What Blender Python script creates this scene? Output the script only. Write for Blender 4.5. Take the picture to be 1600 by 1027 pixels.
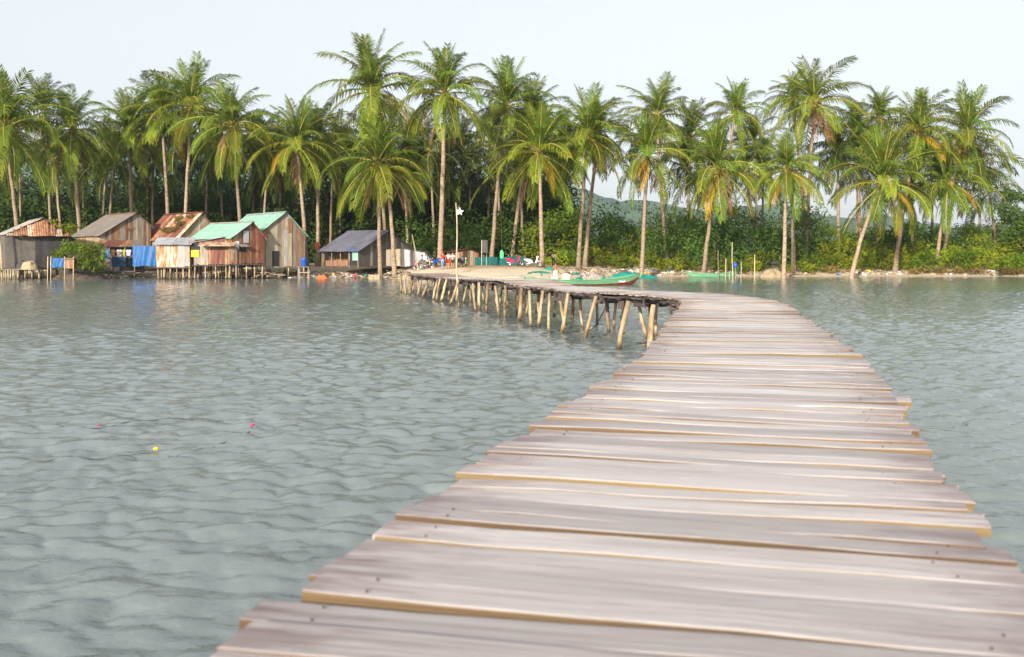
import bpy, bmesh, math, random
import numpy as np
from mathutils import Vector, Matrix, Euler
R = math.radians
random.seed(11)
for o in list(bpy.data.objects): bpy.data.objects.remove(o)
S = bpy.context.scene
COL = S.collection

# ------------------------------------------------------------------ camera, sky, sun, exposure
EYE = 2.15          # eye height over the water; the deck is 0.95 m below it
F = 1555.0          # focal length in pixels of the 1600 px wide photograph
YH = 402.0          # row of the horizon
cam = bpy.data.cameras.new('camera'); cam.lens = 35.0; cam.sensor_width = 36.0
cam.shift_y = -(513.5 - YH) / 1600.0
cam.clip_start = 0.05; cam.clip_end = 6000
cam.dof.use_dof = True; cam.dof.focus_distance = 60.0; cam.dof.aperture_fstop = 3.2
camo = bpy.data.objects.new('camera', cam); COL.objects.link(camo)
camo.location = (0, 0, EYE); camo.rotation_euler = (R(90), 0, 0)
S.camera = camo

SUN_EL, SUN_AZ = 17.0, 202.0      # degrees; azimuth clockwise from +Y (north): behind the camera, a little left
sdir = Vector((math.sin(R(SUN_AZ)) * math.cos(R(SUN_EL)), math.cos(R(SUN_AZ)) * math.cos(R(SUN_EL)), math.sin(R(SUN_EL))))
W = bpy.data.worlds.new('World'); S.world = W; W.use_nodes = True
nt = W.node_tree; nt.nodes.clear()
sky = nt.nodes.new('ShaderNodeTexSky'); sky.sky_type = 'NISHITA'; sky.sun_disc = False
sky.sun_elevation = R(SUN_EL); sky.sun_rotation = R(SUN_AZ)
sky.air_density = 1.0; sky.dust_density = 4.0; sky.ozone_density = 1.0
hsv = nt.nodes.new('ShaderNodeHueSaturation'); hsv.inputs['Saturation'].default_value = 0.45
bg = nt.nodes.new('ShaderNodeBackground'); bg.inputs['Strength'].default_value = 0.133
wo = nt.nodes.new('ShaderNodeOutputWorld')
veil = nt.nodes.new('ShaderNodeMix'); veil.data_type = 'RGBA'; veil.inputs[0].default_value = 0.6; veil.inputs[7].default_value = (4.15, 4.25, 4.35, 1)   # thin even cloud veil over the whole sky
nt.links.new(sky.outputs[0], hsv.inputs['Color']); nt.links.new(hsv.outputs[0], veil.inputs[6]); nt.links.new(veil.outputs[2], bg.inputs['Color']); nt.links.new(bg.outputs[0], wo.inputs['Surface'])
sun = bpy.data.lights.new('sun', 'SUN'); sun.energy = 4.2; sun.angle = R(2.0); sun.color = (1.0, 0.89, 0.74)
suno = bpy.data.objects.new('sun', sun); COL.objects.link(suno)
suno.rotation_euler = sdir.to_track_quat('Z', 'Y').to_euler(); suno.location = (0, -20, 40)
S.render.engine = 'CYCLES'
S.view_settings.view_transform = 'Standard'; S.view_settings.look = 'None'
S.view_settings.gamma = 1.0; S.view_settings.use_curve_mapping = False
S.view_settings.exposure = 0.84
S.cycles.use_denoising = True
S.cycles.max_bounces = 6; S.cycles.diffuse_bounces = 3; S.cycles.glossy_bounces = 3
S.cycles.transmission_bounces = 4; S.cycles.transparent_max_bounces = 12; S.cycles.volume_bounces = 1
S.cycles.sample_clamp_indirect = 6

def at(px, py, d):
    """where something seen at that place of the photo stands when it is d metres away"""
    return Vector(((px - 800.0) / F * d, d, EYE - (py - YH) / F * d))
def m_of(px, d): return px / F * d

# ------------------------------------------------------------------ materials
def new_mat(name):
    m = bpy.data.materials.new(name); m.use_nodes = True
    t = m.node_tree; t.nodes.clear()
    out = t.nodes.new('ShaderNodeOutputMaterial'); p = t.nodes.new('ShaderNodeBsdfPrincipled')
    t.links.new(p.outputs[0], out.inputs['Surface'])
    return m, t, p, out
def ramp(t, fac, stops):
    r = t.nodes.new('ShaderNodeValToRGB'); e = r.color_ramp.elements
    while len(e) < len(stops): e.new(0.5)
    for k, (pos, c) in enumerate(stops):
        e[k].position = pos; e[k].color = (*c, 1)
    t.links.new(fac, r.inputs['Fac']); return r.outputs['Color']
def noise(t, scale, detail=4, rough=0.55, vec=None, sc=(1, 1, 1), w=None, dist=0.0):
    tc = t.nodes.new('ShaderNodeTexCoord'); mp = t.nodes.new('ShaderNodeMapping'); mp.inputs['Scale'].default_value = sc
    t.links.new(tc.outputs['Object'] if vec is None else vec, mp.inputs['Vector'])
    n = t.nodes.new('ShaderNodeTexNoise'); n.inputs['Scale'].default_value = scale
    n.inputs['Detail'].default_value = detail; n.inputs['Roughness'].default_value = rough; n.inputs['Distortion'].default_value = dist
    t.links.new(mp.outputs[0], n.inputs['Vector'])
    if w is not None:
        n.noise_dimensions = '4D'; t.links.new(w, n.inputs['W'])
    return n.outputs['Fac']
def orand(t, mul=1.0, add=0.0):
    oi = t.nodes.new('ShaderNodeObjectInfo'); mm = t.nodes.new('ShaderNodeMath'); mm.operation = 'MULTIPLY_ADD'
    t.links.new(oi.outputs['Random'], mm.inputs[0]); mm.inputs[1].default_value = mul; mm.inputs[2].default_value = add
    return mm.outputs[0]
def vary(t, col, lo=0.75, hi=1.2, hue=0.0):
    h = t.nodes.new('ShaderNodeHueSaturation'); t.links.new(col, h.inputs['Color'])
    t.links.new(orand(t, hi - lo, lo), h.inputs['Value'])
    if hue: t.links.new(orand(t, hue * 2, 0.5 - hue), h.inputs['Hue'])
    return h.outputs['Color']
def bump(t, p, h, strength=0.3, dist=0.02):
    b = t.nodes.new('ShaderNodeBump'); b.inputs['Strength'].default_value = strength; b.inputs['Distance'].default_value = dist
    t.links.new(h, b.inputs['Height']); t.links.new(b.outputs[0], p.inputs['Normal'])
def mat_noise(name, stops, scale=4, rough=0.8, sc=(1, 1, 1), detail=5, lo=0.8, hi=1.15, hue=0.0, bmp=0.25, metal=0.0, dist=0.0, bd=0.02, spec=0.3):
    m, t, p, out = new_mat(name)
    n = noise(t, scale, detail, 0.6, sc=sc, w=orand(t, 40.0), dist=dist)
    c = ramp(t, n, stops); c = vary(t, c, lo, hi, hue)
    t.links.new(c, p.inputs['Base Color']); p.inputs['Roughness'].default_value = rough; p.inputs['Metallic'].default_value = metal
    p.inputs['Specular IOR Level'].default_value = spec
    if bmp: bump(t, p, n, bmp, bd)
    return m
def plain(name, c, rough=0.7, metal=0.0):
    return mat_noise(name, [(0.3, tuple(x * 0.82 for x in c)), (0.7, c)], scale=6, rough=rough, lo=0.95, hi=1.05, bmp=0.06, metal=metal)
def leaf_mat(name, stops, trans=0.35, lo=0.7, hi=1.25, hue=0.02, rough=0.6):
    m, t, p, out = new_mat(name)
    n = noise(t, 0.9, 3, 0.6, w=orand(t, 50.0))
    c = ramp(t, n, stops); c = vary(t, c, lo, hi, hue)
    t.links.new(c, p.inputs['Base Color']); p.inputs['Roughness'].default_value = rough; p.inputs['Specular IOR Level'].default_value = 0.16
    tr = t.nodes.new('ShaderNodeBsdfTranslucent'); t.links.new(c, tr.inputs['Color'])
    mx = t.nodes.new('ShaderNodeMixShader'); mx.inputs[0].default_value = trans
    t.links.new(p.outputs[0], mx.inputs[1]); t.links.new(tr.outputs[0], mx.inputs[2]); t.links.new(mx.outputs[0], out.inputs['Surface'])
    return m

M = {}
M['frond'] = leaf_mat('palm_frond_green', [(0.25, (0.06, 0.115, 0.012)), (0.5, (0.12, 0.185, 0.018)), (0.75, (0.20, 0.25, 0.025))], 0.4)
M['frond_low'] = leaf_mat('palm_frond_yellowing', [(0.25, (0.10, 0.16, 0.014)), (0.5, (0.19, 0.24, 0.02)), (0.8, (0.32, 0.30, 0.028))], 0.42)
M['frond_gold'] = leaf_mat('palm_frond_golden', [(0.3, (0.32, 0.20, 0.015)), (0.7, (0.48, 0.27, 0.02))], 0.35, hue=0.01)
M['frond_dead'] = leaf_mat('palm_frond_dead', [(0.3, (0.15, 0.075, 0.035)), (0.7, (0.27, 0.15, 0.08))], 0.2, hue=0.005)
M['frond_dark'] = leaf_mat('palm_frond_deep_green', [(0.25, (0.03, 0.058, 0.01)), (0.5, (0.06, 0.095, 0.014)), (0.8, (0.11, 0.14, 0.02))], 0.3)
M['rachis'] = plain('palm_midrib', (0.34, 0.30, 0.06), 0.5)
M['trunk'] = mat_noise('palm_bark', [(0.28, (0.12, 0.085, 0.06)), (0.5, (0.27, 0.20, 0.14)), (0.72, (0.42, 0.335, 0.245))], scale=1.9, sc=(1, 1, 6.0), rough=0.9, lo=0.75, hi=1.15, bmp=0.5, bd=0.05)
M['bark'] = mat_noise('bush_stem_bark', [(0.3, (0.07, 0.05, 0.035)), (0.7, (0.17, 0.125, 0.085))], scale=5, rough=0.9)
M['coconut'] = mat_noise('coconut_husk', [(0.3, (0.20, 0.17, 0.03)), (0.7, (0.38, 0.22, 0.04))], scale=4, rough=0.6)
M['bush'] = leaf_mat('bush_leaf_green', [(0.25, (0.07, 0.125, 0.012)), (0.5, (0.14, 0.21, 0.018)), (0.75, (0.22, 0.28, 0.025))], 0.42)
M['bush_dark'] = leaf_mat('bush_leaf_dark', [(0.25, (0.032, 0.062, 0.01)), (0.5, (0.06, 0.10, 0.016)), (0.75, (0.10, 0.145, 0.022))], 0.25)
M['bush_painted_shade'] = leaf_mat('leaf_green_painted_shade', [(0.25, (0.016, 0.034, 0.006)), (0.5, (0.036, 0.062, 0.011)), (0.75, (0.075, 0.105, 0.018))], 0.25)  # leaf colour darkened to stand in for the shade under the palms
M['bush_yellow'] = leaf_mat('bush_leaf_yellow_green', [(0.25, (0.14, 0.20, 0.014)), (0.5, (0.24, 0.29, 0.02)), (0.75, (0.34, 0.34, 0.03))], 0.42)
M['bush_brown'] = leaf_mat('scrub_leaf_olive_brown', [(0.25, (0.10, 0.10, 0.03)), (0.5, (0.19, 0.15, 0.04)), (0.75, (0.28, 0.17, 0.06))], 0.3)

def deck_wood():
    m, t, p, out = new_mat('weathered_deck_wood')
    r = orand(t, 60.0)
    grain = noise(t, 2.2, 10, 0.75, sc=(1.1, 13.0, 3.0), w=r, dist=0.5)
    broad = noise(t, 1.6, 4, 0.6, sc=(1, 2.2, 1), w=r)
    c1 = ramp(t, grain, [(0.31, (0.12, 0.095, 0.09)), (0.39, (0.34, 0.31, 0.305)), (0.50, (0.49, 0.47, 0.475)), (0.62, (0.565, 0.55, 0.56)), (0.72, (0.64, 0.625, 0.63))])
    c2 = ramp(t, broad, [(0.3, (0.74, 0.68, 0.66)), (0.5, (1, 0.97, 0.96)), (0.75, (1.0, 0.96, 0.95))])
    mx = t.nodes.new('ShaderNodeMix'); mx.data_type = 'RGBA'; mx.blend_type = 'MULTIPLY'; mx.inputs[0].default_value = 1.0
    t.links.new(c1, mx.inputs[6]); t.links.new(c2, mx.inputs[7])
    # nail stains and knots
    tc = t.nodes.new('ShaderNodeTexCoord'); vo = t.nodes.new('ShaderNodeTexVoronoi'); vo.voronoi_dimensions = '4D'; vo.inputs['Scale'].default_value = 2.6
    mp = t.nodes.new('ShaderNodeMapping'); mp.inputs['Scale'].default_value = (1, 2.4, 1)
    t.links.new(tc.outputs['Object'], mp.inputs['Vector']); t.links.new(mp.outputs[0], vo.inputs['Vector']); t.links.new(r, vo.inputs['W'])
    kn = ramp(t, vo.outputs['Distance'], [(0.05, (0.34, 0.24, 0.22)), (0.13, (1, 1, 1))])
    m2 = t.nodes.new('ShaderNodeMix'); m2.data_type = 'RGBA'; m2.blend_type = 'MULTIPLY'; m2.inputs[0].default_value = 0.8
    t.links.new(mx.outputs[2], m2.inputs[6]); t.links.new(kn, m2.inputs[7])
    # mould stains towards the plank ends
    sx = t.nodes.new('ShaderNodeSeparateXYZ'); t.links.new(tc.outputs['Object'], sx.inputs[0]); ab = t.nodes.new('ShaderNodeMath'); ab.operation = 'ABSOLUTE'; t.links.new(sx.outputs[0], ab.inputs[0])
    nn = noise(t, 3.2, 5, 0.6, sc=(2.2, 1, 1), w=r); mu = t.nodes.new('ShaderNodeMath'); mu.operation = 'MULTIPLY'; t.links.new(ab.outputs[0], mu.inputs[0]); t.links.new(nn, mu.inputs[1])
    st = ramp(t, mu.outputs[0], [(0.16, (1, 1, 1)), (0.27, (0.58, 0.50, 0.50))])
    m3 = t.nodes.new('ShaderNodeMix'); m3.data_type = 'RGBA'; m3.blend_type = 'MULTIPLY'; m3.inputs[0].default_value = 0.9
    t.links.new(m2.outputs[2], m3.inputs[6]); t.links.new(st, m3.inputs[7])
    t.links.new(vary(t, m3.outputs[2], 0.74, 1.14, 0.012), p.inputs['Base Color'])
    p.inputs['Roughness'].default_value = 0.72; p.inputs['Specular IOR Level'].default_value = 0.35
    bump(t, p, grain, 0.45, 0.012)
    return m
M['deck'] = deck_wood()
M['deck_side'] = mat_noise('plank_edge_brown', [(0.3, (0.07, 0.048, 0.033)), (0.5, (0.17, 0.115, 0.06)), (0.75, (0.29, 0.20, 0.09))], scale=2.5, sc=(1, 6, 6), lo=0.55, hi=1.2, hue=0.015)
M['nail'] = plain('rusty_nail', (0.10, 0.05, 0.03), 0.7)
M['old_wood'] = mat_noise('rotten_dark_wood', [(0.3, (0.035, 0.03, 0.028)), (0.55, (0.085, 0.07, 0.065)), (0.8, (0.19, 0.16, 0.15))], scale=3, sc=(1, 5, 5), lo=0.6, hi=1.3)
M['post'] = mat_noise('pier_post_wood', [(0.32, (0.07, 0.045, 0.028)), (0.44, (0.24, 0.17, 0.10)), (0.6, (0.41, 0.325, 0.205)), (0.85, (0.52, 0.44, 0.31))], scale=2.6, sc=(1.6, 1.6, 0.8), lo=0.8, hi=1.15, bmp=0.5, bd=0.03)
def wet_foot(m):
    t = m.node_tree; p = next(n for n in t.nodes if n.type == 'BSDF_PRINCIPLED'); src = p.inputs['Base Color'].links[0].from_socket
    g = t.nodes.new('ShaderNodeNewGeometry'); sx = t.nodes.new('ShaderNodeSeparateXYZ'); t.links.new(g.outputs['Position'], sx.inputs[0]); n = noise(t, 5, 3)
    ad = t.nodes.new('ShaderNodeMath'); ad.operation = 'MULTIPLY_ADD'; t.links.new(n, ad.inputs[0]); ad.inputs[1].default_value = 0.3; t.links.new(sx.outputs['Z'], ad.inputs[2])
    c = ramp(t, ad.outputs[0], [(0.20, (0.20, 0.20, 0.16)), (0.38, (1, 1, 1))]); mx = t.nodes.new('ShaderNodeMix'); mx.data_type = 'RGBA'; mx.blend_type = 'MULTIPLY'; mx.inputs[0].default_value = 1
    t.links.new(src, mx.inputs[6]); t.links.new(c, mx.inputs[7]); t.links.new(mx.outputs[2], p.inputs['Base Color'])
wet_foot(M['post'])
M['stake'] = mat_noise('pale_stake_wood', [(0.3, (0.36, 0.27, 0.15)), (0.7, (0.62, 0.51, 0.34))], scale=3, lo=0.8, hi=1.1)
M['mud'] = mat_noise('dark_shore_mud', [(0.3, (0.05, 0.04, 0.03)), (0.7, (0.15, 0.12, 0.09))], scale=5, rough=0.9, bmp=0.8, bd=0.06)
M['drift'] = mat_noise('driftwood', [(0.3, (0.22, 0.16, 0.11)), (0.7, (0.46, 0.37, 0.28))], scale=3, lo=0.7, hi=1.15)
def rust_mat(name, stops, scale=1.2, sc=(2.2, 2.2, 0.6), **k): return mat_noise(name, stops, scale=scale, sc=sc, rough=k.pop('rough', 0.65), detail=6, bmp=0.15, **k)
M['rust'] = rust_mat('rusted_sheet_metal', [(0.28, (0.085, 0.04, 0.028)), (0.45, (0.21, 0.095, 0.05)), (0.6, (0.32, 0.17, 0.09)), (0.78, (0.50, 0.43, 0.37))], lo=0.75, hi=1.2)
M['rust_dark'] = rust_mat('dark_rust_sheet_metal', [(0.3, (0.08, 0.03, 0.022)), (0.55, (0.17, 0.06, 0.045)), (0.8, (0.30, 0.14, 0.09))], lo=0.8, hi=1.2)
M['zinc'] = rust_mat('zinc_sheet_metal', [(0.3, (0.30, 0.30, 0.33)), (0.6, (0.42, 0.43, 0.47)), (0.85, (0.52, 0.52, 0.55))], metal=0.25, lo=0.85, hi=1.1)
M['zinc_rusty'] = rust_mat('rust_streaked_zinc', [(0.33, (0.19, 0.075, 0.03)), (0.45, (0.33, 0.17, 0.07)), (0.54, (0.42, 0.36, 0.29)), (0.8, (0.46, 0.45, 0.44))], lo=0.85, hi=1.15)
M['grey_roof'] = rust_mat('weathered_grey_roofing', [(0.3, (0.135, 0.115, 0.105)), (0.6, (0.20, 0.175, 0.155)), (0.85, (0.27, 0.235, 0.21))], lo=0.92, hi=1.08)
M['green_roof'] = rust_mat('mint_green_roofing', [(0.25, (0.16, 0.29, 0.235)), (0.55, (0.215, 0.375, 0.31)), (0.85, (0.29, 0.43, 0.38))], lo=0.93, hi=1.06)
M['slate_roof'] = rust_mat('slate_blue_roofing', [(0.3, (0.085, 0.085, 0.115)), (0.6, (0.13, 0.13, 0.17)), (0.85, (0.20, 0.19, 0.22))], lo=0.8, hi=1.2)
M['white_roof'] = rust_mat('pale_grey_roofing', [(0.3, (0.24, 0.215, 0.195)), (0.6, (0.36, 0.34, 0.32)), (0.85, (0.46, 0.44, 0.42))], lo=0.9, hi=1.08)
M['board_grey'] = mat_noise('grey_wall_board', [(0.32, (0.15, 0.125, 0.10)), (0.52, (0.27, 0.235, 0.195)), (0.75, (0.40, 0.36, 0.31))], scale=1.6, sc=(4, 4, 0.5), lo=0.72, hi=1.25, hue=0.01)
M['board_brown'] = mat_noise('brown_wall_board', [(0.3, (0.12, 0.06, 0.035)), (0.55, (0.22, 0.12, 0.07)), (0.8, (0.36, 0.25, 0.16))], scale=1.6, sc=(4, 4, 0.5), lo=0.7, hi=1.3)
M['board_cream'] = mat_noise('cream_wall_board', [(0.3, (0.24, 0.19, 0.125)), (0.6, (0.38, 0.315, 0.215)), (0.85, (0.47, 0.41, 0.31))], scale=1.6, sc=(4, 4, 0.5), lo=0.8, hi=1.1)
M['tarp_dark'] = mat_noise('charcoal_tarpaulin', [(0.3, (0.03, 0.028, 0.028)), (0.6, (0.055, 0.05, 0.05)), (0.85, (0.10, 0.09, 0.085))], scale=1.4, rough=0.6, lo=0.8, hi=1.2)
M['tarp_grey'] = mat_noise('grey_brown_tarpaulin', [(0.3, (0.075, 0.068, 0.062)), (0.7, (0.14, 0.125, 0.11))], scale=1.4, rough=0.7, lo=0.9, hi=1.1)
M['tarp_blue'] = mat_noise('blue_tarpaulin', [(0.3, (0.006, 0.06, 0.20)), (0.7, (0.01, 0.11, 0.33))], scale=2.0, rough=0.45, lo=0.9, hi=1.1, bmp=0.4, bd=0.05)
M['blue'] = plain('blue_plastic', (0.02, 0.10, 0.45), 0.4)
M['yellow'] = plain('yellow_paint', (0.62, 0.46, 0.03), 0.55)
M['white'] = plain('white_paint', (0.75, 0.74, 0.72), 0.6)
M['red'] = plain('red_paint', (0.55, 0.03, 0.04), 0.35)
M['crimson'] = plain('crimson_plastic', (0.50, 0.02, 0.10), 0.3)
M['orange'] = plain('orange_cloth', (0.70, 0.16, 0.05), 0.8)
M['black'] = plain('black_rubber', (0.025, 0.025, 0.027), 0.7)
M['dark'] = plain('dark_grey_metal', (0.09, 0.09, 0.10), 0.45, 0.4)
M['chrome'] = plain('bright_metal', (0.62, 0.62, 0.63), 0.25, 0.9)
M['glass'] = plain('headlight_lens', (0.75, 0.76, 0.78), 0.12)
M['boat_green'] = mat_noise('boat_green_paint', [(0.3, (0.07, 0.20, 0.11)), (0.55, (0.13, 0.30, 0.17)), (0.8, (0.26, 0.38, 0.26))], scale=1.5, sc=(0.5, 2, 3), rough=0.5, lo=1, hi=1)
M['boat_dark'] = mat_noise('boat_dark_green_paint', [(0.3, (0.012, 0.10, 0.07)), (0.7, (0.025, 0.17, 0.12))], scale=2, rough=0.5, lo=1, hi=1)
M['boat_red'] = mat_noise('boat_red_brown_paint', [(0.3, (0.13, 0.025, 0.018)), (0.7, (0.22, 0.05, 0.03))], scale=2, rough=0.6, lo=1, hi=1)
M['boat_in'] = mat_noise('boat_inside_wood', [(0.3, (0.20, 0.16, 0.11)), (0.7, (0.36, 0.29, 0.20))], scale=2)
M['net_teal'] = mat_noise('teal_netting', [(0.3, (0.0, 0.10, 0.08)), (0.55, (0.006, 0.21, 0.17)), (0.8, (0.02, 0.31, 0.26))], scale=7, rough=0.85, bmp=0.9, bd=0.08)
M['net_green'] = mat_noise('green_tarp_cloth', [(0.3, (0.004, 0.16, 0.09)), (0.7, (0.015, 0.28, 0.17))], scale=5, rough=0.7, bmp=0.6, bd=0.05)
M['net_grey'] = mat_noise('grey_fishing_net', [(0.3, (0.14, 0.12, 0.11)), (0.55, (0.30, 0.27, 0.25)), (0.8, (0.46, 0.42, 0.40))], scale=9, rough=0.95, bmp=1.0, bd=0.08)
M['net_tan'] = mat_noise('tan_fishing_net', [(0.3, (0.20, 0.15, 0.09)), (0.55, (0.36, 0.28, 0.18)), (0.8, (0.50, 0.42, 0.30))], scale=8, rough=0.95, bmp=1.0, bd=0.08)
M['net_dark'] = mat_noise('dark_fence_netting', [(0.3, (0.006, 0.06, 0.06)), (0.7, (0.015, 0.13, 0.12))], scale=6, rough=0.9, bmp=0.5)
SKIN = {'tan': plain('skin_tan', (0.42, 0.22, 0.13), 0.55), 'brown': plain('skin_brown', (0.30, 0.14, 0.075), 0.5)}
M['hair'] = plain('black_hair', (0.02, 0.016, 0.014), 0.5)

def sand_mat():
    m, t, p, out = new_mat('beach_sand_and_soil')
    g = t.nodes.new('ShaderNodeNewGeometry'); sx = t.nodes.new('ShaderNodeSeparateXYZ'); t.links.new(g.outputs['Position'], sx.inputs[0])
    n1 = noise(t, 0.55, 6, 0.65); n2 = noise(t, 6, 6, 0.7)
    # height over the water decides what grows or lies there
    ad = t.nodes.new('ShaderNodeMath'); ad.operation = 'MULTIPLY_ADD'; t.links.new(n1, ad.inputs[0]); ad.inputs[1].default_value = 0.55; t.links.new(sx.outputs['Z'], ad.inputs[2])
    mr = t.nodes.new('ShaderNodeMapRange'); mr.inputs['From Min'].default_value = -0.2; mr.inputs['From Max'].default_value = 2.4; t.links.new(ad.outputs[0], mr.inputs['Value'])
    c = ramp(t, mr.outputs[0], [(0.05, (0.20, 0.16, 0.11)), (0.22, (0.50, 0.41, 0.29)), (0.30, (0.66, 0.56, 0.43)), (0.55, (0.60, 0.49, 0.35)), (0.66, (0.36, 0.25, 0.14)), (0.80, (0.10, 0.085, 0.04))])
    c2 = ramp(t, n2, [(0.3, (0.62, 0.58, 0.54)), (0.55, (1, 1, 1))])
    mx = t.nodes.new('ShaderNodeMix'); mx.data_type = 'RGBA'; mx.blend_type = 'MULTIPLY'; mx.inputs[0].default_value = 0.7
    t.links.new(c, mx.inputs[6]); t.links.new(c2, mx.inputs[7]); t.links.new(mx.outputs[2], p.inputs['Base Color'])
    p.inputs['Roughness'].default_value = 0.95; bump(t, p, n2, 0.5, 0.06)
    return m
M['sand'] = sand_mat()
M['hill'] = mat_noise('hill_forest', [(0.3, (0.02, 0.045, 0.022)), (0.5, (0.04, 0.08, 0.035)), (0.75, (0.08, 0.125, 0.055))], scale=0.03, rough=0.95, lo=1, hi=1, bmp=1.0, bd=12.0, detail=8)

def water_mat():
    m, t, p, out = new_mat('sea_water')
    n1 = noise(t, 1.0, 3, 0.5)
    c = ramp(t, n1, [(0.3, (0.135, 0.166, 0.168)), (0.7, (0.172, 0.207, 0.208))])
    t.links.new(c, p.inputs['Base Color'])
    p.inputs['Roughness'].default_value = 0.025; p.inputs['IOR'].default_value = 1.42; p.inputs['Specular IOR Level'].default_value = 0.5
    n = noise(t, 8.0, 4, 0.6, sc=(0.8, 1.25, 1)); bump(t, p, n, 1.0, 0.014)
    return m
M['water'] = water_mat()

# ------------------------------------------------------------------ mesh helpers
class MB:
    def __init__(s): s.v = []; s.f = []; s.m = []
    def add(s, vs, fs, mi=0):
        b = len(s.v); s.v += [tuple(v) for v in vs]; s.f += [tuple(b + i for i in f) for f in fs]; s.m += [mi] * len(fs)
    def box(s, c, sz, rot=None, mi=0):
        hx, hy, hz = sz[0] / 2, sz[1] / 2, sz[2] / 2
        vs = [Vector((x, y, z)) for x in (-hx, hx) for y in (-hy, hy) for z in (-hz, hz)]
        if rot is not None: vs = [rot @ v for v in vs]
        c = Vector(c); s.add([v + c for v in vs], [(0, 1, 3, 2), (4, 6, 7, 5), (0, 4, 5, 1), (2, 3, 7, 6), (0, 2, 6, 4), (1, 5, 7, 3)], mi)
    def tube(s, pts, rad, n=8, mi=0, cap=True):
        pts = [Vector(p) for p in pts]
        if not hasattr(rad, '__len__'): rad = [rad] * len(pts)
        b = len(s.v); up = Vector((0.31, 0.95, 0.07))
        for i, p in enumerate(pts):
            t = (pts[min(i + 1, len(pts) - 1)] - pts[max(i - 1, 0)]).normalized()
            u = t.cross(up)
            if u.length < 1e-3: u = t.cross(Vector((1, 0, 0)))
            u.normalize(); w = t.cross(u)
            for k in range(n):
                a = 2 * math.pi * k / n
                s.v.append(tuple(p + (u * math.cos(a) + w * math.sin(a)) * rad[i]))
        for i in range(len(pts) - 1):
            for k in range(n):
                s.f.append((b + i * n + k, b + i * n + (k + 1) % n, b + (i + 1) * n + (k + 1) % n, b + (i + 1) * n + k)); s.m.append(mi)
        if cap:
            s.f.append(tuple(b + k for k in reversed(range(n)))); s.m.append(mi)
            s.f.append(tuple(b + (len(pts) - 1) * n + k for k in range(n))); s.m.append(mi)
    def prism(s, poly, y0, y1, mi=0):       # polygon in x,z extruded along y
        n = len(poly); vs = [(x, y0, z) for x, z in poly] + [(x, y1, z) for x, z in poly]
        fs = [tuple(range(n)), tuple(reversed(range(n, 2 * n)))] + [((i + 1) % n, i, n + i, n + (i + 1) % n) for i in range(n)]
        s.add(vs, fs, mi)
    def ball(s, c, r, n=8, m=6, mi=0, sq=(1, 1, 1)):
        b = len(s.v); c = Vector(c)
        for j in range(m + 1):
            ph = math.pi * j / m
            for k in range(n):
                a = 2 * math.pi * k / n
                s.v.append((c.x + r * sq[0] * math.sin(ph) * math.cos(a), c.y + r * sq[1] * math.sin(ph) * math.sin(a), c.z + r * sq[2] * math.cos(ph)))
        for j in range(m):
            for k in range(n):
                s.f.append((b + j * n + k, b + (j + 1) * n + k, b + (j + 1) * n + (k + 1) % n, b + j * n + (k + 1) % n)); s.m.append(mi)
    def torus(s, c, r, q, n=18, m=6, mi=0):  # in the x,z plane
        b = len(s.v)
        for i in range(n):
            a = 2 * math.pi * i / n
            for k in range(m):
                e = 2 * math.pi * k / m; rr = r + q * math.cos(e)
                s.v.append((c[0] + rr * math.cos(a), c[1] + q * math.sin(e), c[2] + rr * math.sin(a)))
        for i in range(n):
            for k in range(m):
                s.f.append((b + i * m + k, b + ((i + 1) % n) * m + k, b + ((i + 1) % n) * m + (k + 1) % m, b + i * m + (k + 1) % m)); s.m.append(mi)
    def mesh(s, name, mats, smooth=False):
        me = bpy.data.meshes.new(name); me.from_pydata(s.v, [], s.f)
        for x in (mats if isinstance(mats, (list, tuple)) else [mats]): me.materials.append(M[x] if isinstance(x, str) else x)
        me.polygons.foreach_set('material_index', s.m)
        if smooth: me.polygons.foreach_set('use_smooth', [True] * len(s.f))
        me.update(); return me
def link(name, me, parent=None, loc=(0, 0, 0), rot=(0, 0, 0), sc=(1, 1, 1)):
    o = bpy.data.objects.new(name, me); COL.objects.link(o); o.parent = parent
    o.location = loc; o.rotation_euler = rot; o.scale = sc
    return o
def tag(o, label, cat, group=None):
    o['label'] = label; o['category'] = cat
    if group: o['group'] = group
    return o
def thing(name, label, cat, loc=(0, 0, 0), rz=0.0, group=None):
    o = link(name, None, None, loc, (0, 0, rz)); o.empty_display_size = 0.3
    return tag(o, label, cat, group)
def grid_mesh(name, P3, mat, smooth=True):
    nr, nc = P3.shape[:2]; me = bpy.data.meshes.new(name)
    idx = np.arange(nr * nc).reshape(nr, nc)
    q = np.stack([idx[:-1, :-1], idx[:-1, 1:], idx[1:, 1:], idx[1:, :-1]], -1).reshape(-1, 4)
    return np_mesh(name, P3.reshape(-1, 3), q, mat, smooth)
def np_mesh(name, v, q, mats, smooth=False):
    me = bpy.data.meshes.new(name); n = len(q); k = q.shape[1]
    me.vertices.add(len(v)); me.vertices.foreach_set('co', np.ascontiguousarray(v, dtype=np.float32).ravel())
    me.loops.add(n * k); me.loops.foreach_set('vertex_index', np.ascontiguousarray(q, dtype=np.int32).ravel())
    me.polygons.add(n); me.polygons.foreach_set('loop_start', np.arange(0, n * k, k, dtype=np.int32))
    if smooth: me.polygons.foreach_set('use_smooth', np.ones(n, dtype=bool))
    for x in (mats if isinstance(mats, (list, tuple)) else [mats]): me.materials.append(M[x])
    me.update(calc_edges=True); me.validate(); return me
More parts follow.
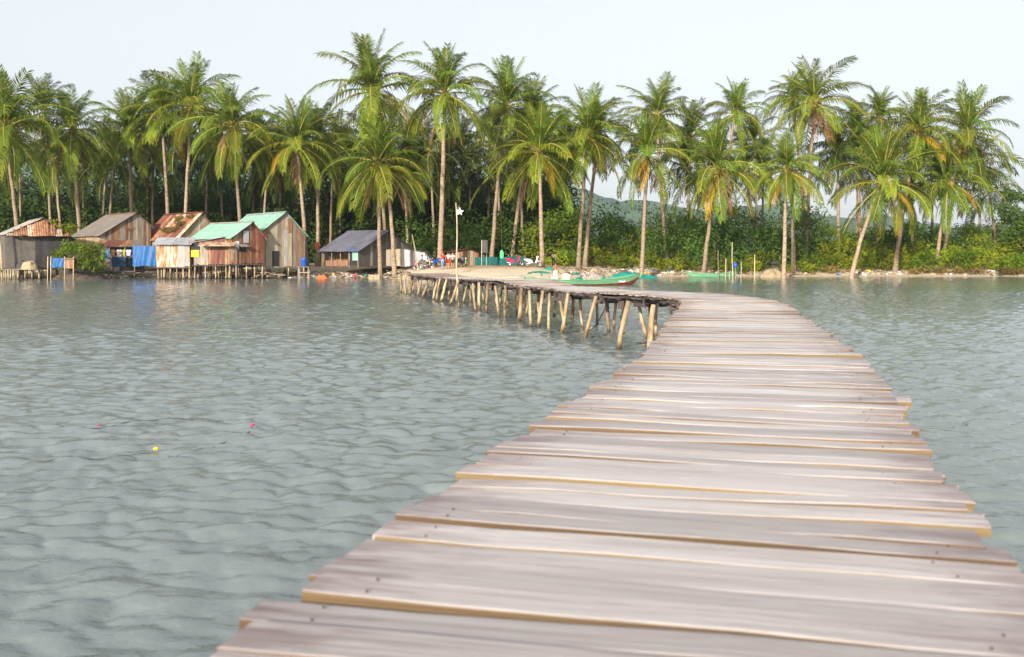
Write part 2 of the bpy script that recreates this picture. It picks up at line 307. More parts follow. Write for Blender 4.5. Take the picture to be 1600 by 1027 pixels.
def vnoise(x, y, seed=0):
    rs = np.random.RandomState(seed); tab = rs.rand(256, 256)
    xi = np.floor(x).astype(int); yi = np.floor(y).astype(int); fx = x - xi; fy = y - yi
    fx = fx * fx * (3 - 2 * fx); fy = fy * fy * (3 - 2 * fy)
    g = lambda a, b: tab[a % 256, b % 256]
    return (g(xi, yi) * (1 - fx) + g(xi + 1, yi) * fx) * (1 - fy) + (g(xi, yi + 1) * (1 - fx) + g(xi + 1, yi + 1) * fx) * fy

# ------------------------------------------------------------------ the setting
SX = np.array([-400, -60, -20, -14, -10.5, -7.5, -3, 2, 6, 10, 14, 22, 60, 400.0])
SY = np.array([106, 104, 104.5, 105, 96, 86, 85, 88, 95, 104, 107, 109, 111, 114.0])
TX = np.array([-90, -20, -4, -1, 0, 1.5, 5, 11, 18, 100, 600, 3000.0])
TZ = np.array([-4, -2.2, -0.5, -0.12, 0, 0.22, 0.66, 1.12, 1.25, 2.0, 7.0, 12.0])
def ground_np(x, y):
    z = np.interp(y - np.interp(x, SX, SY), TX, TZ)
    return z + (vnoise(x * 0.8 + 50, y * 0.8, 3) - 0.5) * 0.12 * np.clip(z * 3 + 0.3, 0.1, 1) + (vnoise(x * 0.15 + 50, y * 0.15, 4) - 0.5) * 0.2 * np.clip(z, 0, 1)
def gz(x, y): return float(ground_np(np.array([float(x)]), np.array([float(y)]))[0])
ys = np.concatenate([[-500, -200, -60, 0, 40, 60], np.linspace(72, 135, 150), np.geomspace(138, 4200, 50)])
xs = np.concatenate([-np.geomspace(4000, 82, 18), np.linspace(-80, 80, 260), np.geomspace(82, 4000, 18)])
gx, gy = np.meshgrid(xs, ys)
o = link('ground', grid_mesh('ground', np.stack([gx, gy, ground_np(gx, gy)], -1), 'sand')); o['kind'] = 'structure'

# water: a sheet of wind waves, finer where one stands close to it
yr = np.concatenate([[-400, -150, -60, -25, -10, -4, -1], np.geomspace(1.2, 118, 1250), [130, 300]])
uc = np.concatenate([[-9, -3, -1.5], np.linspace(-1, 1, 600), [1.5, 3, 9]])
hw = np.where(yr > 0, 0.66 * np.clip(yr, 0, 118) + 4.5, 10)
wy = np.repeat(yr[:, None], len(uc), 1); wx = uc[None, :] * hw[:, None]
dyl = np.gradient(yr)[:, None]; dxl = np.gradient(uc)[None, :] * hw[:, None]
rs = np.random.RandomState(5); NW = 110; WAVES = []
for k in range(NW):
    lam = 0.11 * (2.8 / 0.11) ** ((k + rs.rand()) / NW)
    th = R(262) + rs.normal() * R(54)          # the way the waves run: towards the camera, slightly to its left
    WAVES.append((lam, th, 0.047 * math.exp(-(math.log(lam / 0.36) / 0.95) ** 2) * lam / (2 * math.pi), rs.rand() * 6.283))
def waves(x, y, dx, dy):
    z = np.zeros_like(x); ox = np.zeros_like(x); oy = np.zeros_like(x)
    for lam, th, a, p0 in WAVES:
        c, s_ = math.cos(th), math.sin(th); need = np.maximum(dy * abs(s_), dx * abs(c))
        a = a * np.clip((lam / need - 2.2) / 2.2, 0, 1); ph = (c * x + s_ * y) * 2 * math.pi / lam + p0
        z += a * np.sin(ph); ox -= a * 1.25 * c * np.cos(ph); oy -= a * 1.25 * s_ * np.cos(ph)
    g = 0.45 + 1.1 * vnoise(x * 0.12 + 90, y * 0.09 + 20, 8)
    return z * g, ox * g, oy * g
wz, ox, oy = waves(wx, wy, dxl + 0 * wx, dyl + 0 * wx); gust = 1.0
o = link('water', grid_mesh('water', np.stack([wx + ox * gust, wy + oy * gust, wz], -1), 'water')); o['kind'] = 'structure'

# hills far behind the grove
hx = np.linspace(-2400, 2900, 300); hyv = np.linspace(1500, 2900, 80)
HX, HY = np.meshgrid(hx, hyv)
prof = np.interp(HX / HY * F + 800, [-600, 200, 530, 760, 960, 1100, 1300, 1420, 1600, 2200], [250, 235, 216, 285, 314, 325, 335, 346, 360, 376])
top = EYE + (YH - prof) / F * 2200
env = np.interp(HY, [1500, 1750, 2200, 2600, 2900], [0.0, 0.35, 1.0, 0.8, 0.3])
HZ = 3 + top * env + (vnoise(HX * 0.007, HY * 0.007 + 9, 12) - .5) * 40 * env + (vnoise(HX * 0.03, HY * 0.03, 13) - .5) * 13 + (vnoise(HX * 0.09, HY * 0.09, 14) - .5) * 7
o = link('hills', grid_mesh('hills', np.stack([HX, HY, HZ], -1), 'hill')); o['kind'] = 'structure'

# ------------------------------------------------------------------ the pier
def spline(pts, step):
    pts = [Vector(p) for p in pts]; out = []
    for i in range(len(pts) - 1):
        p0 = pts[max(i - 1, 0)]; p1 = pts[i]; p2 = pts[i + 1]; p3 = pts[min(i + 2, len(pts) - 1)]
        for k in range(40):
            t = k / 40.0
            out.append(0.5 * ((2 * p1) + (p2 - p0) * t + (2 * p0 - 5 * p1 + 4 * p2 - p3) * t * t + (3 * p1 - p0 - 3 * p2 + p3) * t ** 3))
    out.append(pts[-1]); res = [out[0].copy()]; need = step
    for a, b in zip(out[:-1], out[1:]):
        ln = (b - a).length; q = 0.0
        while ln - q >= need:
            q += need; res.append(a.lerp(b, q / ln)); need = step
        need -= ln - q
    return res
CL = [(-0.75, -2.2, 1.2), (-0.1, 0.5, 1.2), (0.42, 2.76, 1.2), (1.12, 5.4, 1.2), (1.75, 7.5, 1.2), (2.45, 10.3, 1.2), (3.6, 15.9, 1.2), (4.55, 20.6, 1.21), (4.55, 23.6, 1.22),
      (3.55, 26.2, 1.21), (2.75, 28.6, 1.20), (1.95, 32.0, 1.22), (0.95, 36.3, 1.19), (-0.45, 42.4, 1.23), (-2.1, 48.2, 1.18), (-4.0, 53.6, 1.22), (-5.0, 58.5, 1.2), (-5.2, 66, 1.0), (-5.4, 76, 0.72), (-5.5, 84.5, 0.62)]
path = spline(CL, 0.05)
def frame(i):
    t = (path[min(i + 3, len(path) - 1)] - path[max(i - 3, 0)]); t.z = 0; t.normalize()
    return path[i], t, Vector((t.y, -t.x, 0))
pier = thing('wooden_pier', 'long curved pier of pale weathered planks on crooked golden wooden posts', 'pier', (0, 0, 0))
def plank_mesh(seed):
    rs = random.Random(seed); n = 5; mb = MB(); rings = []
    for i in range(n + 1):
        x = -0.5 + i / n; a = 0.5 + rs.uniform(-0.03, 0.012); b = 0.5 + rs.uniform(-0.03, 0.012); z = rs.uniform(-0.13, 0.13)
        ex = rs.uniform(-0.008, 0.008) if i in (0, n) else 0
        rings.append([(x + ex, -a, 0.40 + z), (x + ex * .3, -a * 0.93, 0.5 + z), (x, b * 0.93, 0.5 + z), (x - ex, b, 0.40 + z), (x, b, -0.5), (x, -a, -0.5)])
    V = [v for r in rings for v in r]; Fq = []; Mi = []
    for i in range(n):
        for k in range(6):
            Fq.append((i * 6 + k, i * 6 + (k + 1) % 6, (i + 1) * 6 + (k + 1) % 6, (i + 1) * 6 + k)); Mi.append(0 if k in (0, 1, 2) else 1)
    Fq += [tuple(reversed(range(6))), tuple(n * 6 + k for k in range(6))]; Mi += [0, 0]
    mb.v = V; mb.f = [tuple(reversed(f)) for f in Fq]; mb.m = Mi
    for sx in ((-1, 1) if seed % 2 else ()):       # nail heads
        for sy in (-1, 1):
            cx, cy = sx * (.40 + rs.uniform(-.02, .02)), sy * .26 + rs.uniform(-.06, .06); zz = .5 + .12
            mb.add([(cx + .0019 * math.cos(k * math.pi / 3), cy + .019 * math.sin(k * math.pi / 3), z_) for z_ in (.2, zz) for k in range(6)], [tuple(range(6, 12))] + [(k, (k + 1) % 6, 6 + (k + 1) % 6, 6 + k) for k in range(6)], 2)
    return mb.mesh('plank', ['deck', 'deck_side', 'nail'])
pm = [plank_mesh(k) for k in range(8)]
rp = random.Random(21); i = 4; count = 0; restv = []; restf = []; restm = []
def on_path(i): return min(max(int(i), 0), len(path) - 1)
pos = 4.0
while pos < len(path) - 4:
    c, t, s = frame(on_path(pos)); wid = rp.choice([0.13, 0.15, 0.18, 0.2, 0.23]) * rp.uniform(0.92, 1.08)
    near = c.y < 24
    ln = 2.05 + rp.uniform(-0.045, 0.045); 
    if rp.random() < 0.05: ln += rp.uniform(0.06, 0.14)
    sh = rp.uniform(-0.028, 0.028); raise_ = rp.uniform(-0.003, 0.003) + (rp.uniform(0.004, 0.012) if rp.random() < 0.25 else 0)
    yaw = math.atan2(s.y, s.x) + R(rp.uniform(-1.3, 1.3)) * (1 if near else 1.8)
    loc = (c + s * sh); rot = Euler((R(rp.uniform(-1.4, 1.4)), R(rp.uniform(-0.5, 0.5)), yaw)); th = rp.uniform(0.032, 0.042)
    loc.z += raise_ - 0.02
    if not near: loc.z += (vnoise(np.array([pos * 0.012]), np.array([3.3]), 31)[0] - 0.5) * 0.16
    me = pm[rp.randrange(8)]
    if count < 300:
        link('plank', me, pier, loc, rot, (ln, wid, th)); count += 1
    else:
        mtx = Matrix.LocRotScale(loc, rot, Vector((ln, wid, th))); b = len(restv)
        restv += [tuple(mtx @ v.co) for v in me.vertices]; restf += [tuple(b + q for q in p.vertices) for p in me.polygons]; restm += [p.material_index for p in me.polygons]
    gap = rp.uniform(0.002, 0.008) if rp.random() < 0.88 else rp.uniform(0.006, 0.02)
    pos += (wid + gap) / 0.05
mb = MB(); mb.v = restv; mb.f = restf; mb.m = restm
o = link('plank', mb.mesh('far_planks', ['deck', 'deck_side', 'nail']), pier); o['kind'] = 'stuff'
# stringers under both edges, in lengths
for side in (-0.78, 0.78, 0.0):
    k = 6
    while k < len(path) - 60:
        n = rp.randrange(70, 110); pts = []; rad = []
        for q in range(k, min(k + n, len(path) - 2), 12):
            c, t, s = frame(q); pts.append(c + s * (side + rp.uniform(-.04, .04)) + Vector((0, 0, -0.155 + rp.uniform(-.02, .01)))); rad.append(rp.uniform(0.06, 0.08))
        if len(pts) > 2:
            mb = MB(); mb.tube(pts, rad, 7); link('stringer_log', mb.mesh('stringer', 'old_wood', True), pier)
        k += n - 8
# dark ends of an older layer of planks, ragged, showing along the left edge of the far leg
om = []
for k in range(4):
    rs_ = random.Random(k + 70); mb = MB(); a = [rs_.uniform(-.5, -.36) for _ in range(4)]
    mb.add([(-.5 + rs_.uniform(0, .03), -.5, -.5), (-.47 + rs_.uniform(-.03, .03), -.1, -.5), (-.5 + rs_.uniform(0, .05), .5, -.5), (.5, .5, -.5), (.5, -.5, -.5),
            (-.5 + rs_.uniform(0, .03), -.5, .5), (-.46 + rs_.uniform(-.03, .03), -.1, .5), (-.5 + rs_.uniform(0, .05), .5, .5), (.5, .5, .5), (.5, -.5, .5)],
           [(0, 1, 2, 3, 4), (9, 8, 7, 6, 5), (0, 5, 6, 1), (1, 6, 7, 2), (2, 7, 8, 3), (3, 8, 9, 4), (4, 9, 5, 0)])
    om.append(mb.mesh('old_plank', 'old_wood'))
i0 = next(i for i, p in enumerate(path) if p.y > 19.5); pos = i0
while pos < len(path) - 480:
    c, t, s = frame(int(pos)); yaw = math.atan2(s.y, s.x) + R(rp.uniform(-7, 7))
    out = rp.uniform(0.0, 0.10); ln = rp.uniform(0.5, 0.8)
    link('plank_end', om[rp.randrange(4)], pier, c + s * (-1.02 - out + ln / 2) + Vector((0, 0, -0.085 - rp.uniform(0, .05))), (R(rp.uniform(-8, 8)), R(rp.uniform(-3, 9)), yaw), (ln, rp.uniform(.14, .3), rp.uniform(.03, .06)))
    if rp.random() < 0.30:   # broken pieces that hang down
        hang = rp.uniform(0.16, 0.36)
        link('broken_board', om[rp.randrange(4)], pier, c + s * (-0.98 + rp.uniform(-.05, .12)) + Vector((0, 0, -0.12 - hang / 2)), (R(rp.uniform(-20, 20)), R(90 + rp.uniform(-25, 25)), yaw + R(rp.uniform(-40, 40))), (hang, rp.uniform(.12, .34), .025))
    pos += rp.uniform(3.2, 6.5)
# posts: (top px, foot px, foot row) as seen; the row gives the distance on the water
def deck_at(y):
    j = min(range(len(path)), key=lambda q: abs(path[q].y - y)); return path[j]
def post(top, foot, r, parent=pier, bent=0.085, knob=True):
    rr = rp; pts = []; rad = []
    top = Vector(top); foot = Vector(foot); n = 7
    w1 = Vector((rr.uniform(-bent, bent), rr.uniform(-bent, bent), 0))
    for k in range(n):
        f = k / (n - 1); p = foot.lerp(top, f) + w1 * math.sin(math.pi * f) + Vector((rr.uniform(-.012, .012), rr.uniform(-.012, .012), 0))
        pts.append(p); rad.append(r * (1.06 - 0.16 * f) * rr.uniform(0.88, 1.12))
    mb = MB(); mb.tube(pts, rad, 9)
    if knob: f = rr.uniform(.3, .8); p = foot.lerp(top, f); mb.tube([p, p + Vector((rr.uniform(-.1, .1), -.08, .07))], [r * .5, r * .28], 6)
    return link('post', mb.mesh('post', 'post', True), parent)
POSTS = [(1021, 1019, 558, .075), (994, 1010, 529, .06), (982, 969, 547, .075), (948, 953, 519, .062), (931, 917, 529, .062), (907, 914, 513, .052),
         (888, 876, 522, .062), (871, 881, 507, .066), (848, 842, 512, .07), (841, 846, 498, .062), (815, 809, 503, .085), (808, 810, 494, .055), (789, 787, 497, .066), (792, 795, 481, .05),
         (772, 773, 478, .066), (762, 757, 489, .066), (748, 747, 485, .07), (752, 757, 474, .05), (732, 724, 474, .055), (733, 736, 472, .045), (716, 701, 478, .066), (704, 707, 464, .05), (699, 690, 472, .075),
         (684, 677, 469, .066), (689, 694, 462, .05), (673, 662, 466, .07), (667, 672, 458, .05), (660, 653, 463, .075), (652, 655, 456, .05), (646, 641, 461, .085), (638, 639, 458, .07), (635, 630, 458, .075), (642, 645, 455, .05)]
for tx, fx, fy, r in POSTS:
    d = EYE * F / (fy - YH); foot = at(fx, fy, d); tz = 1.12
    topd = d + rp.uniform(-.1, .35); top = Vector(((tx - 800) / F * topd, topd, tz))
    low = foot + (foot - top) * 0.8
    post(top, low, r * .88)
    if fy < 535 and rp.random() < .6:      # the partner that makes a V with it
        sg = -1 if tx > fx else 1; t2 = top + Vector((sg * rp.uniform(.35, .6), rp.uniform(.1, .5), 0)); l2 = low + Vector((sg * .06, .25, 0)); post(t2, l2, r * .72)
j = 20
while j < len(path) - 330:    # the posts one cannot see from here: the near leg and the far side of the far leg
    c, t, s = frame(j)
    sides = (-0.85, 0.85) if c.y < 19.5 else (0.7,)
    for sd in sides:
        lean = rp.uniform(-.9, 1.0) * (1 if sd > 0 else -1)
        post(c + s * sd + Vector((0, 0, -.14)), c + s * (sd * .9 + lean * .4) + t * rp.uniform(-.7, .7) + Vector((0, 0, -2.4)), rp.uniform(.045, .06))
    mb = MB(); a = c + s * -0.98; b = c + s * 0.98
    mb.tube([a + Vector((0, 0, -.25)), c + Vector((0, 0, -.27)), b + Vector((0, 0, -.25))], [.06, .055, .065], 7)
    link('cross_beam', mb.mesh('cross_beam', 'old_wood', True), pier); j += rp.randrange(38, 52)
mb = MB(); a = at(947, 478, 26.6); b = at(912, 516, 28.6)
mb.tube([a.lerp(b, k / 9.0) + Vector((0, 0, -.22 * math.sin(math.pi * k / 9))) for k in range(10)], 0.014, 5)
link('rope', mb.mesh('rope', 'old_wood', True), pier)
mb = MB(); a = at(1045, 478, 21.0)
mb.tube([a, a + Vector((.05, 0, -.15)), a + Vector((.09, 0, -.34))], [.03, .025, .012], 6); mb.tube([a + Vector((.07, 0, -.26)), a + Vector((.2, 0, -.26))], [.014, .008], 5); mb.tube([a + Vector((.02, 0, -.06)), a + Vector((.1, 0, -.1))], [.016, .01], 5)
link('root_stub', mb.mesh('root_stub', 'old_wood', True), pier)

# ------------------------------------------------------------------ palms
def frond_mesh(name, el, droop, seed, mats, L=5.0, nl=46, hang=1.0, ragged=0.0):
    rs_ = random.Random(seed); mb = MB(); n = 12; p = Vector((0, 0, 0)); pts = [p.copy()]; tans = []
    for k in range(n):
        s = (k + 0.5) / n; a = R(el - droop * s ** 1.35)
        t = Vector((math.cos(a), 0, math.sin(a))); tans.append(t); p = p + t * (L / n); pts.append(p.copy())
    tans.append(tans[-1]); twist = R(rs_.uniform(-25, 25)); side_bend = rs_.uniform(-.12, .12)
    pts = [q + Vector((0, side_bend * (i / n) ** 2 * L, 0)) for i, q in enumerate(pts)]
    mb.tube(pts, [0.065 * (1 - 0.88 * i / n) + 0.006 for i in range(n + 1)], 4, 1, cap=False)
    for sd in (-1, 1):
        for k in range(nl):
            if ragged and rs_.random() < ragged: continue
            s = 0.13 + 0.87 * (k + rs_.uniform(-.3, .3)) / nl; s = min(max(s, .1), .995)
            f = s * n; i = min(int(f), n - 1); base = pts[i].lerp(pts[i + 1], f - i); t = tans[i]
            upn = Vector((-t.z, 0, t.x)) if t.x >= 0 else Vector((t.z, 0, -t.x))
            sv = (Vector((0, 1, 0)) * math.cos(twist * s) + upn * math.sin(twist * s)) * sd
            l = 1.35 * math.sin(math.pi * (0.20 + 0.72 * s)) ** 0.7 * rs_.uniform(0.82, 1.12) * (L / 5.0)
            w = 0.028 + 0.015 * rs_.random()
            d1 = (sv * 0.85 + t * (0.45 + 0.5 * s + rs_.uniform(-.25, .25)) + upn * 0.22 + Vector((0, 0, -0.15 * hang))).normalized()
            d2 = (sv * 0.42 + t * (0.40 + 0.5 * s) + Vector((0, 0, -0.95 * hang * rs_.uniform(.6, 1.3)))).normalized()
            m1 = base + d1 * l * 0.48; tip = m1 + d2 * l * 0.52
            wd = (t - d1 * t.dot(d1)); wd = wd.normalized() if wd.length > 1e-3 else Vector((0, 0, 1))
            mb.add([base - wd * w * .5, base + wd * w * .5, m1 + wd * w, m1 - wd * w, tip], [(0, 1, 2, 3), (3, 2, 4)], 0)
    return mb.mesh(name, mats)
CLS = [(84, 25, .55), (74, 50, .7), (62, 70, .8), (48, 85, .95), (34, 90, 1.0), (18, 88, 1.05), (2, 78, 1.1), (-18, 62, 1.15), (-38, 46, 1.2), (-62, 24, 1.2)]
FR = {}
for ci, (el, dr, hg) in enumerate(CLS):
    for q in range(3):
        for key in ('frond', 'frond_low', 'frond_dark', 'frond_gold', 'frond_dead'):
            if key == 'frond_low' and ci < 4: continue
            if key == 'frond_gold' and ci < 6: continue
            if key == 'frond_dead' and ci < 8: continue
            FR[key, ci, q] = frond_mesh('%s_%d' % (key, ci), el + (q - 1) * 4, dr + (q - 1) * 9, 100 * ci + q, [key, 'rachis' if key != 'frond_dead' else 'frond_dead'], nl=46 if key != 'frond_dead' else 30, hang=hg, ragged=0.35 if key == 'frond_dead' else (0.05 if ci < 7 else 0.12))
mb = MB(); rs_ = random.Random(3)
for k in range(9):
    a = rs_.uniform(0, 6.28); mb.ball((.26 * math.cos(a), .26 * math.sin(a), rs_.uniform(-.45, -.05)), .13, 7, 5, 0, (1, 1, 1.2))
coco_me = mb.mesh('coconut', 'coconut', True)
rq = random.Random(77)
def palm(cx, cy, bx, d, rpx, label, group, dark=False, gold=0, dead=1, nf=35, r0=0.25, base_z=None, curve=0.0, bd=None):
    rr = rq; top = at(cx, cy, d); bx_w = (bx - 800) / F * d; by = d if bd is None else bd
    z0 = gz(bx_w, by) - 0.25; base = Vector((bx_w, by, z0))
    root = thing('coconut_palm', label, 'palm tree', base, 0, group)
    rel = top - base; n = 13; pts = []; rad = []
    lean = Vector((rel.x, rel.y, 0))
    for k in range(n):
        f = k / (n - 1); g = f ** (1.35 if curve >= 0 else 0.75)
        wob = Vector((rr.uniform(-.04, .04), rr.uniform(-.04, .04), 0))
        pts.append(Vector((rel.x * (f + (g - f) * (0.7 + abs(curve))), rel.y * f, rel.z * f)) + wob * (0 < k < n - 1))
        rad.append(r0 * (1.0 - 0.42 * f) * (1.55 if k == 0 else 1.12 if k == 1 else 1) * rr.uniform(.95, 1.05))
    mb = MB(); mb.tube(pts, rad, 8); link('trunk', mb.mesh('palm_trunk', 'trunk', True), root)
    tp = pts[-1]; sc = m_of(rpx, d) / 3.8; yaw0 = rr.uniform(0, 6.28)
    expo = rr.uniform(.95, 1.45); tilt = Euler((R(rr.uniform(-11, 11)), R(rr.uniform(-13, 7)), 0)).to_quaternion(); nf = max(8, nf + rr.randrange(-4, 5))
    for k in range(nf):
        f = (k + rr.uniform(-.4, .4)) / nf; f = min(max(f, 0), .999)
        ci = min(int(f ** expo * 9.4), 8); yaw = yaw0 + k * 2.39996 + rr.uniform(-.25, .25); s = sc * rr.uniform(.86, 1.12) * (0.76 if ci < 2 else 0.9 if ci < 4 else 1)
        key = 'frond_dark' if dark else ('frond_low' if ci >= 5 and rr.random() < .62 else 'frond')
        if dark and ci > 6 and rr.random() < .3: key = 'frond'
        link('frond', FR[key, ci, rr.randrange(3)], root, tp + Vector((0, 0, .15 - .045 * ci)), (tilt @ Euler((R(rr.uniform(-9, 9)), 0, yaw)).to_quaternion()).to_euler(), (s, s, s))
    for k in range(gold):
        yaw = rr.choice([-1.57 - .6, -1.57 + .6, -2.9, -.2, -1.2]) + rr.uniform(-.3, .3); s = sc * rr.uniform(.7, .9)
        o = link('frond', FR['frond_gold', rr.choice([7, 8, 9]), rr.randrange(3)], root, tp + Vector((0, 0, -.2)), (0, 0, yaw), (s, s, s)); o['label'] = 'golden yellow dying frond'
    for k in range(dead + (0 if dark else rr.choice([0, 1, 2]))):
        s = sc * rr.uniform(.6, .85)
        o = link('frond', FR['frond_dead', rr.choice([8, 9, 9]), rr.randrange(3)], root, tp + Vector((0, 0, -.3)), (0, 0, rr.uniform(0, 6.28)), (s, s, s)); o['label'] = 'dry brown hanging frond'
    if not dark: link('coconuts', coco_me, root, tp + Vector((0, 0, -.05)), (0, 0, yaw0), (sc, sc, sc))
    return root
GP = 'coconut palms along the shore'
PALMS = [  # crown px, row, foot px, distance, crown radius px, label, options
 (8, 199, 33, 106, 92, 'coconut palm at the left edge with long arching yellow-green fronds behind the dark hut', dict(dead=2)),
 (113, 201, 127, 112, 66, 'coconut palm between the dark hut and the grey-roofed house, slim pale trunk', dict(dead=2)),
 (203, 207, 206, 120, 64, 'coconut palm rising straight behind the grey-brown roof', dict()),
 (253, 178, 266, 119, 64, 'tall coconut palm rising behind the left end of the rusted red roof', dict()),
 (299, 166, 287, 117, 76, 'tallest coconut palm over the rusted red roof, with crown leaning to the right', dict(gold=0)),
 (363, 197, 380, 113, 72, 'coconut palm directly behind the smaller green roof, brown fronds hanging', dict(dead=4)),
 (464, 224, 480, 110, 72, 'coconut palm just right of the large green-roofed house with broad drooping crown', dict(gold=1, dead=3)),
 (497, 216, 497, 116, 56, 'slim coconut palm beside the blue barrel, crown half hidden by its neighbour', dict(dead=2)),
 (583, 142, 604, 121, 86, 'tall coconut palm with the highest and widest crown above the slate-roofed hut', dict(gold=1, dead=1)),
 (590, 254, 594, 100, 78, 'short coconut palm with bright drooping crown in front of the slate-roofed hut', dict(dead=1, gold=0, r0=.24)),
 (604, 262, 617, 100.5, 52, 'leaning thin-crowned coconut palm beside the short bright palm at the hut', dict(dead=0, nf=14, curve=.3)),
 (696, 146, 688, 103, 76, 'lone tall coconut palm with thick straight trunk beside the flagpole', dict(gold=1, dead=3, r0=.30)),
 (790, 166, 768, 112, 72, 'tall coconut palm behind the white sign board, trunk leaning right', dict(dead=2)),
 (830, 186, 800, 119, 62, 'coconut palm in the middle of the grove behind the scooters', dict(dead=1)),
 (842, 238, 847, 101, 76, 'coconut palm beside the white scooter with low broad yellow-green crown', dict(gold=1, dead=1)),
 (918, 212, 904, 105, 74, 'coconut palm with a bushy upright crown behind the driftwood roots', dict(gold=0, dead=1)),
 (936, 205, 914, 112, 56, 'coconut palm close behind the bushy upright one, trunk leaning right', dict(dead=1)),
 (1026, 181, 1043, 118, 62, 'coconut palm with high feathery crown standing above a lower palm at the beach', dict(dead=1, curve=-.2)),
 (1012, 240, 1002, 104, 62, 'lower coconut palm at the end of the teal net with golden drooping fronds', dict(gold=2, dead=2)),
 (1122, 264, 1098, 107, 70, 'leaning coconut palm with dead brown skirt behind the beached green canoe', dict(gold=2, dead=5)),
 (1148, 178, 1120, 122, 54, 'distant slim coconut palm peeking above the leaning palm with dead skirt', dict(dead=0)),
 (1229, 265, 1224, 104, 60, 'coconut palm with pale straight trunk beside the grey net heap', dict(gold=2, dead=1)),
 (1236, 262, 1240, 112, 40, 'small-crowned coconut palm whose trunk stands just behind the pale straight one', dict(nf=16)),
 (1273, 160, 1258, 116, 70, 'tallest coconut palm on the right with long pale bare trunk', dict(gold=0, dead=3)),
 (1238, 152, 1262, 126, 42, 'small far coconut palm crown touching the tallest right-hand palm', dict(dead=0)),
 (1309, 236, 1310, 124, 56, 'dark coconut palm between the tallest right palm and the leaning shore palm', dict(dark=True)),
 (1375, 186, 1366, 122, 48, 'small upright coconut palm crown between two big ones on the right', dict(dead=0)),
 (1337, 204, 1345, 126, 46, 'faint far coconut palm left of the small upright crown', dict(dead=0)),
 (1379, 285, 1329, 106, 78, 'strongly leaning coconut palm over the right beach with golden fronds', dict(gold=2, dead=1, curve=.35)),
 (1435, 205, 1398, 113, 70, 'tall coconut palm leaning right above the yellow-green shrubs', dict(gold=1, dead=1)),
 (1510, 207, 1472, 117, 70, 'tall coconut palm farthest to the right, crown open to the sky', dict(gold=1, dead=1)),
 (1482, 284, 1462, 114, 64, 'low spreading coconut palm beneath the tall right-most palm', dict(gold=1, dead=2)),
 (1425, 288, 1424, 119, 46, 'short dark coconut palm filling the gap behind the leaning shore palm', dict(dark=True)),
]
for cx, cy, bx, d, r, lab, kw in PALMS: palm(cx, cy, bx, d, r, lab, GP, **kw)
GB = 'dark back rows of the palm grove'
back = [(-20, 190), (70, 172), (30, 235), (85, 250), (168, 228), (180, 252), (232, 205), (240, 250), (325, 225), (342, 246), (400, 215), (420, 238), (405, 262), (440, 250), (530, 225), (520, 262), (545, 250),
        (640, 225), (650, 252), (632, 275), (672, 235), (720, 238), (735, 258), (765, 225), (780, 262), (812, 232), (815, 268), (872, 258), (884, 228), (1080, 215), (1072, 262), (1180, 222), (1165, 262), (1192, 268), (1340, 258), (1455, 250), (1530, 262), (1545, 300), (290, 255), (132, 258), (-40, 240), (470, 268), (575, 215), (700, 268)]
BL = [(100, 'deep green coconut palm in the back rows behind the dark stilt hut'), (200, 'deep green coconut palm in the back rows behind the grey-brown roof'), (300, 'deep green coconut palm in the back rows behind the rust-red roof'), (450, 'deep green coconut palm in the back rows behind the mint green roofs'),
      (600, 'deep green coconut palm in the back rows behind the slate-roofed hut'), (710, 'deep green coconut palm in the back rows left of the lone tall palm'), (790, 'deep green coconut palm in the back rows behind flagpole and notice board'), (900, 'deep green coconut palm in the back rows behind the two scooters'),
      (1120, 'deep green coconut palm in the back rows left of the beached canoe'), (1250, 'deep green coconut palm in the back rows behind the mooring stakes'), (1500, 'deep green coconut palm in the back rows behind the strongly leaning palm'), (1700, 'deep green coconut palm in the back rows beside the right-hand broadleaf tree')]
OR2 = ['leftmost', 'second from left', 'third from left', 'fourth from left', 'fifth from left', 'sixth from left', 'seventh from left', 'eighth from left']; seen = {}
back.sort()
for k, (cx, cy) in enumerate(back):
    bl = next(l for lim, l in BL if cx < lim); seen[bl] = seen.get(bl, -1) + 1; bl = bl.replace('deep green coconut palm in the back rows', 'deep green back-row coconut palm, %s' % OR2[seen[bl]])
    palm(cx, cy, cx + rq.uniform(-14, 14), rq.uniform(124, 140), rq.uniform(50, 66), bl, GB, dark=True, nf=20, dead=rq.choice([0, 1, 2]), r0=.2)

def heap(name, label, cat, px, d, w, dp, hh, mat, z=None, seed=0, rz=0):
    rs_ = np.random.RandomState(seed + 300); x = (px - 800) / F * d; u = np.linspace(-1, 1, 26); X, Y = np.meshgrid(u, np.linspace(-1, 1, 14)); rr = np.sqrt(X ** 2 + Y ** 2)
    Z = np.clip(1 - rr ** 2.2, 0, None) ** .6 * (0.62 + .7 * vnoise(X * 3 + seed, Y * 2.4 + 5, seed)) * hh + (vnoise(X * 9, Y * 7, seed + 1) - .5) * .12 * hh - .06 * (rr > .98)
    me = grid_mesh(name, np.stack([X * w / 2, Y * dp / 2, Z], -1), mat); return tag(link(name, me, None, (x, d, (gz(x, d) if z is None else z) - .02), (0, 0, rz)), label, cat)
